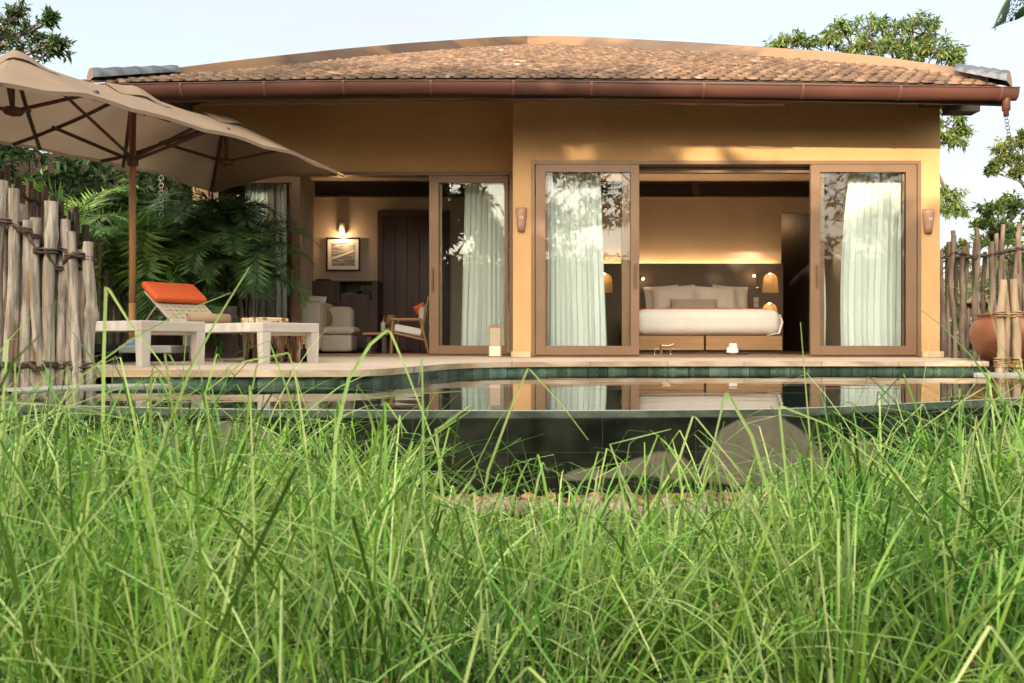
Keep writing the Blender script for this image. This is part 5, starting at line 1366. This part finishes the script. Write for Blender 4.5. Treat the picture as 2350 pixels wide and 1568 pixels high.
solo('timber_wall', mb, M('old_timber', (.022, .016, .012), rough=.9, spec=.1), 'dark timber boundary wall behind the palms and shrubs', 'wall', (-10, 13.5, -.1))
# planter / low dark wall behind the loungers
mb = MB(); mb.box(S(318, 9.5), S(545, 9.5), 9.45, 9.5, .0, .62, b=.004)
for i in range(5): mb.box(S(322 + i * 46, 9.44), S(362 + i * 46, 9.44), 9.44, 9.455, .08, .5, b=.004)
solo('planter', mb, m_darkwood, 'long low dark wooden planter screen behind the umbrella base', 'planter', (S(430, 9.5), 9.5, 0))
# broad leaf plants at left
def broadleaf(mb, base, az, L, rise, W_, r, mi=0, droop=1.2):
    n = 8; h = Vector((math.cos(az), math.sin(az), 0)); side = Vector((-h.y, h.x, 0)); p = Vector(base); el = rise; vs = []; 
    for i in range(n + 1):
        t = i / n; w = W_ * math.sin(math.pi * min(.98, (.06 + .94 * t))) ** .7
        nn = side.cross(h * math.cos(el) + Vector((0, 0, math.sin(el))))
        vs += [p - side * w / 2 + Vector((0, 0, w * .15)), p.copy(), p + side * w / 2 + Vector((0, 0, w * .15))]
        p = p + (h * math.cos(el) + Vector((0, 0, math.sin(el)))) * L / n; el -= droop / n * (1 + t)
    fs = []
    for i in range(n): fs += [(i * 3, i * 3 + 1, i * 3 + 4, i * 3 + 3), (i * 3 + 1, i * 3 + 2, i * 3 + 5, i * 3 + 4)]
    mb.add(vs, fs, mi, True)
m_broad = M('broad_leaf', (.09, .20, .06), (.06, .15, .045), scale=3, rough=.3, transl=.3, island=.3)
def broadplant(name, label, root, h, nf, L, W_, seed, mat):
    r = random.Random(seed); t = thing(name, label, 'plant', root); tm = MB(); cm = MB()
    for k_ in range(nf):
        z = h * (.45 + .55 * k_ / nf); az = r.uniform(0, 6.28); b = Vector(root) + Vector((r.uniform(-.06, .06), r.uniform(-.06, .06), z))
        broadleaf(cm, b, az, L * r.uniform(.7, 1.1), r.uniform(.6, 1.3), W_, r)
    tm.tube([root, (root[0], root[1], root[2] + h)], .015, 6); obj('stem', tm, m_leafmid, t); obj('leaves', cm, mat, t)
broadplant('broadleaf_plant', 'glossy broad leaved plant above the back fence at far left', (S(20, 9.0), 9.0, -.08), 1.8, 14, .5, .14, 51, m_broad)
broadplant('broadleaf_plant', 'light green broad leaved plant behind the fence beside the palm', (S(120, 9.6), 9.6, -.08), 1.65, 12, .55, .13, 52, m_broad)
broadplant('orchid', 'yellow green orchid leaves at the end of the log fence', (S(228, 8.9), 8.9, -.08), 1.45, 14, .22, .07, 53, M('orchid_leaf', (.34, .42, .10), (.42, .36, .07), scale=6, rough=.45, transl=.3))
broadplant('banana_plant', 'broad dark green banana leaves at the right edge behind the fence', (S(2385, 11.6), 11.6, -.1), 1.7, 12, 1.0, .26, 54, m_broad)

# overhead leaf upper right: twig with a large ragged leaf, hangs from a tree standing to the right of the camera
tw = thing('overhanging_tree', 'large insect eaten leaf hanging in from the upper right corner', 'tree', (3.6, 2.2, -.5))
mb = MB(); mb.tube([(3.6, 2.2, -.5), (3.5, 2.3, 1.0), (3.2, 2.6, 2.1), (2.6, 2.8, 2.2), (2.1, 2.9, 1.75)], [.07, .06, .03, .014, .006], 7); obj('trunk', mb, m_trunk, tw)
m_bigleaf = bpy.data.materials.new('holed_leaf'); m_bigleaf.use_nodes = True
nt = m_bigleaf.node_tree; N = nt.nodes; Lk = nt.links; b = N['Principled BSDF']; b.inputs['Base Color'].default_value = (.05, .12, .055, 1); b.inputs['Roughness'].default_value = .45
tc = N.new('ShaderNodeTexCoord'); vo = N.new('ShaderNodeTexVoronoi'); vo.inputs['Scale'].default_value = 62; vo.feature = 'DISTANCE_TO_EDGE'
n2 = N.new('ShaderNodeTexNoise'); n2.inputs['Scale'].default_value = 12; Lk.new(tc.outputs['Object'], vo.inputs['Vector']); Lk.new(tc.outputs['Object'], n2.inputs['Vector'])
g1 = N.new('ShaderNodeMath'); g1.operation = 'GREATER_THAN'; g1.inputs[1].default_value = .10; Lk.new(vo.outputs['Distance'], g1.inputs[0])
g2 = N.new('ShaderNodeMath'); g2.operation = 'GREATER_THAN'; g2.inputs[1].default_value = .5; Lk.new(n2.outputs['Fac'], g2.inputs[0])
mu = N.new('ShaderNodeMath'); mu.operation = 'MULTIPLY'; Lk.new(g1.outputs[0], mu.inputs[0]); Lk.new(g2.outputs[0], mu.inputs[1])
tr = N.new('ShaderNodeBsdfTransparent'); ms = N.new('ShaderNodeMixShader'); Lk.new(mu.outputs[0], ms.inputs[0]); Lk.new(b.outputs[0], ms.inputs[1]); Lk.new(tr.outputs[0], ms.inputs[2]); Lk.new(ms.outputs[0], N['Material Output'].inputs['Surface'])
mb = MB(); d = 2.9
edge1 = [P(u, v, d) for u, v in ((2330, -60), (2318, -10), (2300, 20), (2289, 45), (2283, 60))]
edge2 = [P(u, v, d + .12) for u, v in ((2460, -50), (2430, -10), (2385, 20), (2335, 45), (2285, 61))]
n = len(edge1); vs = []
for i in range(n):
    for j in range(7):
        q = edge1[i].lerp(edge2[i], j / 6); q.y += .03 * math.sin(j / 6 * math.pi); vs.append(q)
fs = [(i * 7 + j, i * 7 + j + 1, (i + 1) * 7 + j + 1, (i + 1) * 7 + j) for i in range(n - 1) for j in range(6)]
mb.add(vs, fs, 0, True); obj('leaf', mb, m_bigleaf, tw)
mb = MB(); mb.tube([(2.1, 2.9, 1.75)] + edge1 + [P(2284, 70, d)], [.006, .005, .005, .004, .004, .003, .002], 5); obj('leaf_edge_vein', mb, m_palmdark, tw)

# ================================================================== thatched pavilion beyond
d = 22; cx = S(2335, d); za = Zv(560, d); zb2 = Zv(692, d); r0 = 175 / F * d
hut = thing('thatched_pavilion', 'low thatched pavilion seen beyond the right fence', 'pavilion', (cx, d, -.5))
mb = MB(); mb.lathe([(0, za), (.12, za - .05), (r0 * .55, lerp(za, zb2, .48)), (r0 * .57, lerp(za, zb2, .46)), (r0 * .8, lerp(za, zb2, .72)), (r0, zb2), (r0, zb2 - .1), (r0 * .9, zb2 - .06), (0, zb2 + .1)], 40, (cx, d, 0))
obj('thatch_roof', mb, m_thatch, hut)
mb = MB()
for i in range(8):
    a = i * math.pi / 4 + .3; x, y = cx + r0 * .82 * math.cos(a), d + r0 * .82 * math.sin(a); mb.tube([(x, y, -.5), (x, y, zb2)], .06, 7)
mb.torus((cx, d, zb2 - .12), r0 * .85, .05, 'z', 24, 5)
obj('frame', mb, m_darkwood, hut)
mb = MB(); mb.lathe([(r0 * .7, -.5), (r0 * .7, .05), (r0 * .74, .08), (r0 * .7, .1), (0, .1)], 24, (cx, d, 0)); obj('low_wall', mb, m_ceramic, hut)
# ---- far trees on the right and behind
for i, (u, d, h, lab) in enumerate(((2255, 30, 2.6, 'pale hazy tree far beyond the thatched pavilion, left one'), (2420, 27, 3.6, 'green tree far beyond the pavilion at the right edge'), (2150, 28, 2.4, 'low far tree behind the corner of the villa'), (-120, 16, 4.0, 'dark tree behind the fence beyond the left edge'))):
    cl = [(Vector((S(u, d) + rs.uniform(-1.6, 1.6), d + rs.uniform(-.8, .8), h * rs.uniform(.2, 1))), rs.uniform(.5, .8)) for _ in range(11)]
    tree('tree', lab, 'tree', (S(u, d), d, -.5), cl, .26, .12, 3, [m_leafmid, m_leafyel], 61 + i, .1, .1, group='far background trees', twigs=7, rosette=4)
# ---- trees and hedge behind the camera (seen reflected in the glass, they shade the garden)
def rear_tree(root, h, spread, seed, label, n=14, L=.34, dens=3):
    r = random.Random(seed); cl = []
    for _ in range(n):
        a = r.uniform(0, 6.28); q = r.uniform(0, 1) ** .6 * spread
        cl.append((Vector((root[0] + q * math.cos(a), root[1] + q * math.sin(a), h * r.uniform(.42, 1))), spread * r.uniform(.3, .45)))
    tree('tree', label, 'tree', root, cl, L, L * .4, dens, [m_leafdark, m_leafmid], seed, .16, .25, twigs=9, rosette=5, group='garden trees behind the viewer')
rear_tree((-2.6, -6.8, -.5), 5.7, 2.0, 76, 'bushy unseen tree added just left behind the viewpoint to block the sun', 24, .5, 7)  # added out of view to keep direct sun off the right curtain
rear_tree((-6.4, -6.5, -.5), 6.3, 3.2, 71, 'broad garden tree left behind the viewpoint', 34, .5, 6)
rear_tree((-11.5, -7, -.5), 6.9, 3.6, 72, 'second broad garden tree far left behind the viewpoint', 34, .5, 6)
rear_tree((.5, -10, -.5), 9.5, 3.6, 73, 'airy garden tree straight behind the viewpoint', 15, .3, 3)
rear_tree((6.5, -11, -.5), 9.5, 3.8, 74, 'airy garden tree right behind the viewpoint', 15, .3, 3)
rear_tree((13.5, -8, -.5), 9, 3.6, 75, 'airy garden tree far right behind the viewpoint', 15, .3, 3)
hm = MB(); r = random.Random(81)
for i in range(30000):
    x = r.uniform(-22, 20); zt_ = (3.9 if x < 2 else 3.1) + 1.1 * noise.noise(Vector((x * .35, 0, 0))) + .5 * noise.noise(Vector((x * 1.3, 3, 0)))
    z = -.5 + (zt_ + .5) * r.random() ** .8; y = -5.5 - r.uniform(0, 1.4) * (1 - .4 * (z / 3))
    hm.leaf(Vector((x, y, z)), (rv(r) + Vector((0, .6, .1))).normalized(), Vector((0, .5, 1)), r.uniform(.2, .36), .13, r.randint(0, 1), droop=.15)
gw = MB(); gw.box(-24, 22, -8.2, -8.0, -.5, 3.0)  # unseen backing added so no bright sky shows through the reflected hedge
for i in range(16): gw.box(-24 + i * 3.0 - .15, -24 + i * 3.0 + .15, -8.0, -7.94, -.5, 3.06)
gw.box(-24, 22, -8.24, -7.95, 3.0, 3.06)
solo('hedge_gap_blocker', gw, m_trunk, 'tall unseen wall added behind the hedge to block sky gaps in reflections', 'wall', (0, -8.1, -.5))
o = obj('hedge', hm, [m_hedge, m_hedge]); tag(o, 'tall dense hedge closing the garden behind the viewpoint', 'hedge', kind='stuff')

# ================================================================== grass
gm = MB(); r = random.Random(99)
def blade(mb, root, L, az, lean, curve, w, r, kink=None, kang=1.4, mi=0, tw_=0):
    n = 9; h = Vector((math.cos(az), math.sin(az), 0)); el = math.pi / 2 - lean; p = Vector(root)
    pa = az + math.pi / 2 + tw_; side = Vector((math.cos(pa), math.sin(pa), 0))
    o = len(mb.v); c1 = curve / n
    for i in range(n + 1):
        t = i / n
        ww = w * (1 - .85 * t ** 7) * (.55 + .45 * min(1, t * 5)) + .0006
        dv = h * math.cos(el) + Vector((0, 0, math.sin(el))); up2 = side.cross(dv)
        mb.v += [tuple(p - side * ww / 2), tuple(p + up2 * ww * .22), tuple(p + side * ww / 2)]
        p = p + dv * (L / n)
        el -= c1 * (.4 + 1.2 * t)
        if kink is not None and i == kink: el -= kang
    for i in range(n):
        a = o + i * 3
        mb.f += [(a, a + 1, a + 4, a + 3), (a + 1, a + 2, a + 5, a + 4)]; mb.m += [mi, mi]; mb.sm += [True, True]
def hfield(x, y):
    """blade length by place: tall tussocks left and right, a lower gap before the pebbles"""
    u = x / max(y, .3) 
    base = .565 + .10 * noise.noise(Vector((x * 1.7, y * 1.7, 5)))
    left = 1 / (1 + math.exp((x + .12 * y) / (.06 * y))); right = 1 / (1 + math.exp(-(x - .37 * y) / (.05 * y)))
    mid = 1 - max(left, right)
    k_ = (left * .97 + right * .91) * interp([(1.5, 1), (2.8, .86)], y) + mid * interp([(.6, .78), (1.3, .66), (2.0, .42), (2.4, .2)], y)
    return base * k_
N_ = 0
tus = []
for i in range(265):
    y = 1.0 + 1.93 * r.random() ** .9; x = r.uniform(-.95, .95) * (y + .4); tus.append((x, y))
for (tx, ty) in tus:
    if ty < 1.6 and r.random() < .2: continue
    nb = int(78 * r.uniform(.4, 1.5)); tr_ = r.uniform(.03, .065); tl = r.uniform(.75, 1.15); ta = r.uniform(0, 6.28)
    for k_ in range(nb):
        x = tx + r.gauss(0, tr_); y = ty + r.gauss(0, tr_)
        if y < .9 or y > 2.98: continue
        L = hfield(x, y) * (.55 + 1.1 * r.random() ** 1.5) * tl
        if 0 < x / y < .38 and r.random() < .10 and y < 2.5: L = r.uniform(.35, .62)
        az = math.atan2(y - ty, x - tx) + r.gauss(0, .7)
        rr_ = r.random(); mi = 0 if rr_ < .74 else (1 if rr_ < .992 else 2)
        if mi == 2: L *= .6
        kink = r.choice((4, 5, 5, 6, 7)) if r.random() < .55 else None
        blade(gm, (x, y, -.5), L, az, abs(r.gauss(.25, .38)), r.uniform(.1, .9) if kink else r.uniform(.9, 3.0), r.uniform(.0032, .0068) * interp([(.9, .62), (1.9, 1)], y) * (.7 if mi == 2 else 1.0), r, kink, r.uniform(.9, 2.3), mi, r.gauss(0, .7)); N_ += 1
# short undergrowth
for i in range(5000):
    y = .9 + 2.1 * r.random(); x = r.uniform(-.75, .75) * (y + .3)
    blade(gm, (x, y, -.5), min(r.uniform(.12, .3), hfield(x, y) * .7), r.uniform(0, 6.28), abs(r.gauss(.35, .35)), r.uniform(.2, 1.4), r.uniform(.003, .006), r, None, 0, 3 if r.random() < .9 else 2, r.gauss(0, .7))
for i in range(6000):
    x = r.uniform(-7, 9); y = r.uniform(.4, 2.9) + max(0, abs(x) - 3.2) * (.9 if x > 0 else .5) * r.random()
    if x < -3.2: y = min(y, 5.2)
    blade(gm, (x, y, -.5), r.uniform(.1, .34), r.uniform(0, 6.28), abs(r.gauss(.35, .35)), r.uniform(.2, 1.4), r.uniform(.004, .007), r, None, 0, 0 if r.random() < .6 else 3, r.gauss(0, .7))
# long individual blades that stand out
def path_blade(pts3, w, mi=1):
    ps = [Vector(p) for p in pts3]; o = len(gm.v); n = len(ps)
    for i, p in enumerate(ps):
        t = (ps[min(i + 1, n - 1)] - ps[max(i - 1, 0)]).normalized(); side = t.cross(Vector((0, 1, 0))).normalized()
        ww = w * (1 - .75 * (i / (n - 1)) ** 2); gm.v += [tuple(p - side * ww / 2), tuple(p + Vector((0, ww * .3, 0))), tuple(p + side * ww / 2)]
    for i in range(n - 1):
        a = o + i * 3; gm.f += [(a, a + 1, a + 4, a + 3), (a + 1, a + 2, a + 5, a + 4)]; gm.m += [mi, mi]; gm.sm += [True, True]
heroes = [
 (1.7, [(236, 1250), (236, 1000), (238, 820), (243, 658), (250, 664), (300, 745), (345, 800), (390, 860)], .0085, 0),
 (1.7, [(300, 1300), (360, 1050), (440, 840), (500, 730), (572, 614)], .0085, 0),
 (1.75, [(120, 1250), (130, 1000), (190, 860), (300, 780), (420, 715), (530, 672)], .006, 0),
 (1.6, [(760, 1300), (770, 1000), (800, 870), (850, 790), (888, 758), (896, 762), (925, 830), (975, 960), (1010, 1060)], .0075, 1),
 (1.8, [(520, 1250), (470, 900), (560, 830), (660, 810), (664, 814), (690, 900), (720, 990)], .005, 0),
 (1.8, [(1080, 1350), (1120, 1080), (1175, 930), (1212, 845), (1218, 850), (1290, 930), (1350, 1010)], .006, 1),
 (1.9, [(1868, 1300), (1862, 1040), (1850, 900), (1837, 740)], .006, 0),
 (1.7, [(1800, 1350), (1770, 1150), (1725, 1000), (1668, 900), (1664, 904), (1640, 1010), (1600, 1120)], .0085, 1),
 (1.75, [(1845, 1350), (1810, 1150), (1788, 935), (1793, 932), (1900, 975), (2010, 1060), (2130, 1150)], .006, 1),
 (1.8, [(2050, 1350), (2100, 1130), (2190, 950), (2245, 868)], .0065, 1),
 (1.7, [(440, 1350), (420, 1150), (400, 960), (378, 812), (390, 815), (415, 860)], .007, 1),
 (1.6, [(350, 1250), (345, 1000), (346, 880), (352, 838), (392, 880), (430, 980)], .007, 1),
 (1.6, [(60, 1200), (40, 1000), (-10, 920), (60, 923), (180, 935), (300, 965)], .007, 1),
 (1.9, [(1530, 1300), (1440, 1130), (1400, 1020), (1480, 1000), (1540, 985)], .006, 1),
 (1.8, [(1390, 1380), (1470, 1200), (1560, 1050), (1590, 955), (1597, 958), (1680, 1060), (1730, 1130)], .006, 0),
 (1.7, [(1010, 1300), (1015, 1130), (1000, 985), (1012, 980), (1080, 930)], .008, 1),
 (1.9, [(2150, 1300), (2180, 1130), (2230, 1000), (2280, 920), (2340, 880)], .006, 0),
 (1.65, [(960, 1250), (880, 1060), (845, 940), (830, 915), (930, 905), (1060, 898)], .006, 0),
 (1.5, [(1880, 1500), (1960, 1350), (2100, 1290), (2250, 1240), (2350, 1225)], .009, 1),
]
for d, pp, w, mi in heroes:
    q = [P(u, v, d) for u, v in pp]; q[0].z = max(q[0].z, -.5); root_ = Vector((q[0].x, d, -.5))
    pts3 = [root_] + q if q[0].z > -.49 else q
    path_blade(pts3, w, 1)
o = obj('grass', gm, [m_grass, m_grasspale, m_grassdry, m_grasslow]); tag(o, 'tall unmown green grass filling the foreground below the pool', 'grass', kind='stuff')
print('grass blades', N_, 'faces', len(gm.f))

# ================================================================== world, sun, lamps, camera
SUN_EL, SUN_AZ = 12.0, 24.0              # azimuth: degrees to the left of straight behind the camera
wd = bpy.data.worlds.new('World'); scene.world = wd; wd.use_nodes = True
nt = wd.node_tree; N = nt.nodes; Lk = nt.links; bg = N['Background']
sky = N.new('ShaderNodeTexSky'); sky.sky_type = 'NISHITA'; sky.sun_disc = False; sky.sun_elevation = R(SUN_EL)
sky.sun_rotation = R(180 + SUN_AZ); sky.air_density = 1.0; sky.dust_density = 2.2; sky.ozone_density = 1.0; sky.altitude = 0
tcw = N.new('ShaderNodeTexCoord'); mpw = N.new('ShaderNodeMapping'); mpw.inputs['Scale'].default_value = (1, 1, 5)
now = N.new('ShaderNodeTexNoise'); now.inputs['Scale'].default_value = 1.6; now.inputs['Detail'].default_value = 6
mrw = N.new('ShaderNodeMapRange'); mrw.inputs[1].default_value = .35; mrw.inputs[2].default_value = .75; mrw.inputs[3].default_value = .62; mrw.inputs[4].default_value = .96
Lk.new(tcw.outputs['Generated'], mpw.inputs[0]); Lk.new(mpw.outputs[0], now.inputs['Vector']); Lk.new(now.outputs['Fac'], mrw.inputs[0])
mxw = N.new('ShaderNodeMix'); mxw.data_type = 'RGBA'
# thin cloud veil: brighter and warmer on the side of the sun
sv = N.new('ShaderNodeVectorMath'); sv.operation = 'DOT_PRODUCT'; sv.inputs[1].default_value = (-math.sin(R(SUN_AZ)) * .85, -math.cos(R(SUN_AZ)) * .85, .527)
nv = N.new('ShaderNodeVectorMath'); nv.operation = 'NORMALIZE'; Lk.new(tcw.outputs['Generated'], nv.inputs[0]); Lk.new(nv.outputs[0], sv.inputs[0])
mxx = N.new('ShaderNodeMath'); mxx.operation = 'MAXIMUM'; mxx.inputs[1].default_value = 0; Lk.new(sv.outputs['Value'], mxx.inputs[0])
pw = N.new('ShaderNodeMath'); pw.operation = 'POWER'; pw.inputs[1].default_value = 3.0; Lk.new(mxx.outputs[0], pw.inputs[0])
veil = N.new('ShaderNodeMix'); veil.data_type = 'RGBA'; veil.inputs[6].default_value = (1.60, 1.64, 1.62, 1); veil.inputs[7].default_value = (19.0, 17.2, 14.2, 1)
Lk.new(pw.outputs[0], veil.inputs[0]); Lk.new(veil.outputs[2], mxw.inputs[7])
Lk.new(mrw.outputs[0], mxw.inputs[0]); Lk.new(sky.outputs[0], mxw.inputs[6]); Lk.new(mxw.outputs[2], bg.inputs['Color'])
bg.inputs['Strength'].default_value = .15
sl = bpy.data.lights.new('sun', 'SUN'); sl.energy = 2.0; sl.angle = R(.6); sl.color = (1.0, .82, .60)
so = bpy.data.objects.new('sun', sl); col.objects.link(so)
dirv = Vector((-math.sin(R(SUN_AZ)) * math.cos(R(SUN_EL)), -math.cos(R(SUN_AZ)) * math.cos(R(SUN_EL)), math.sin(R(SUN_EL))))
so.rotation_euler = dirv.to_track_quat('Z', 'Y').to_euler(); so.location = (-5, -10, 8)
def plamp(name, loc, e, c=(1, .62, .3), rad=.02, parent=None):
    l_ = bpy.data.lights.new(name, 'POINT'); l_.energy = e; l_.color = c; l_.shadow_soft_size = rad
    o = bpy.data.objects.new(name, l_); col.objects.link(o); o.location = loc; return o
for hh in holes:
    c_ = sum(q[0] for q in hh[2:]) / len(hh[2:]); zz = max(q[1] for q in hh); plamp('niche_light', (c_, D9 + .03, zz - .05), .07)
plamp('sconce_light', (P(784, 528, 13).x, 12.95, P(784, 545, 13).z + .02), 2.2)
plamp('hallway_light', (4.8, 15.2, 2.45), 2.2, rad=.05)
cam = bpy.data.cameras.new('camera'); cam.lens = 28; cam.sensor_width = 36; cam.clip_end = 1000; cam.clip_start = .05; cam.dof.use_dof = True; cam.dof.focus_distance = 8.5; cam.dof.aperture_fstop = 9.0
co = bpy.data.objects.new('camera', cam); col.objects.link(co); co.location = (0, 0, EYE); co.rotation_euler = (R(90), 0, 0); scene.camera = co
scene.view_settings.view_transform = 'Standard'; scene.view_settings.look = 'None'; scene.view_settings.gamma = 1
scene.view_settings.exposure = 1.86
scene.cycles.max_bounces = 8; scene.cycles.transparent_max_bounces = 16; scene.cycles.caustics_reflective = False; scene.cycles.caustics_refractive = False
scene.cycles.sample_clamp_indirect = 6; scene.cycles.use_denoising = True
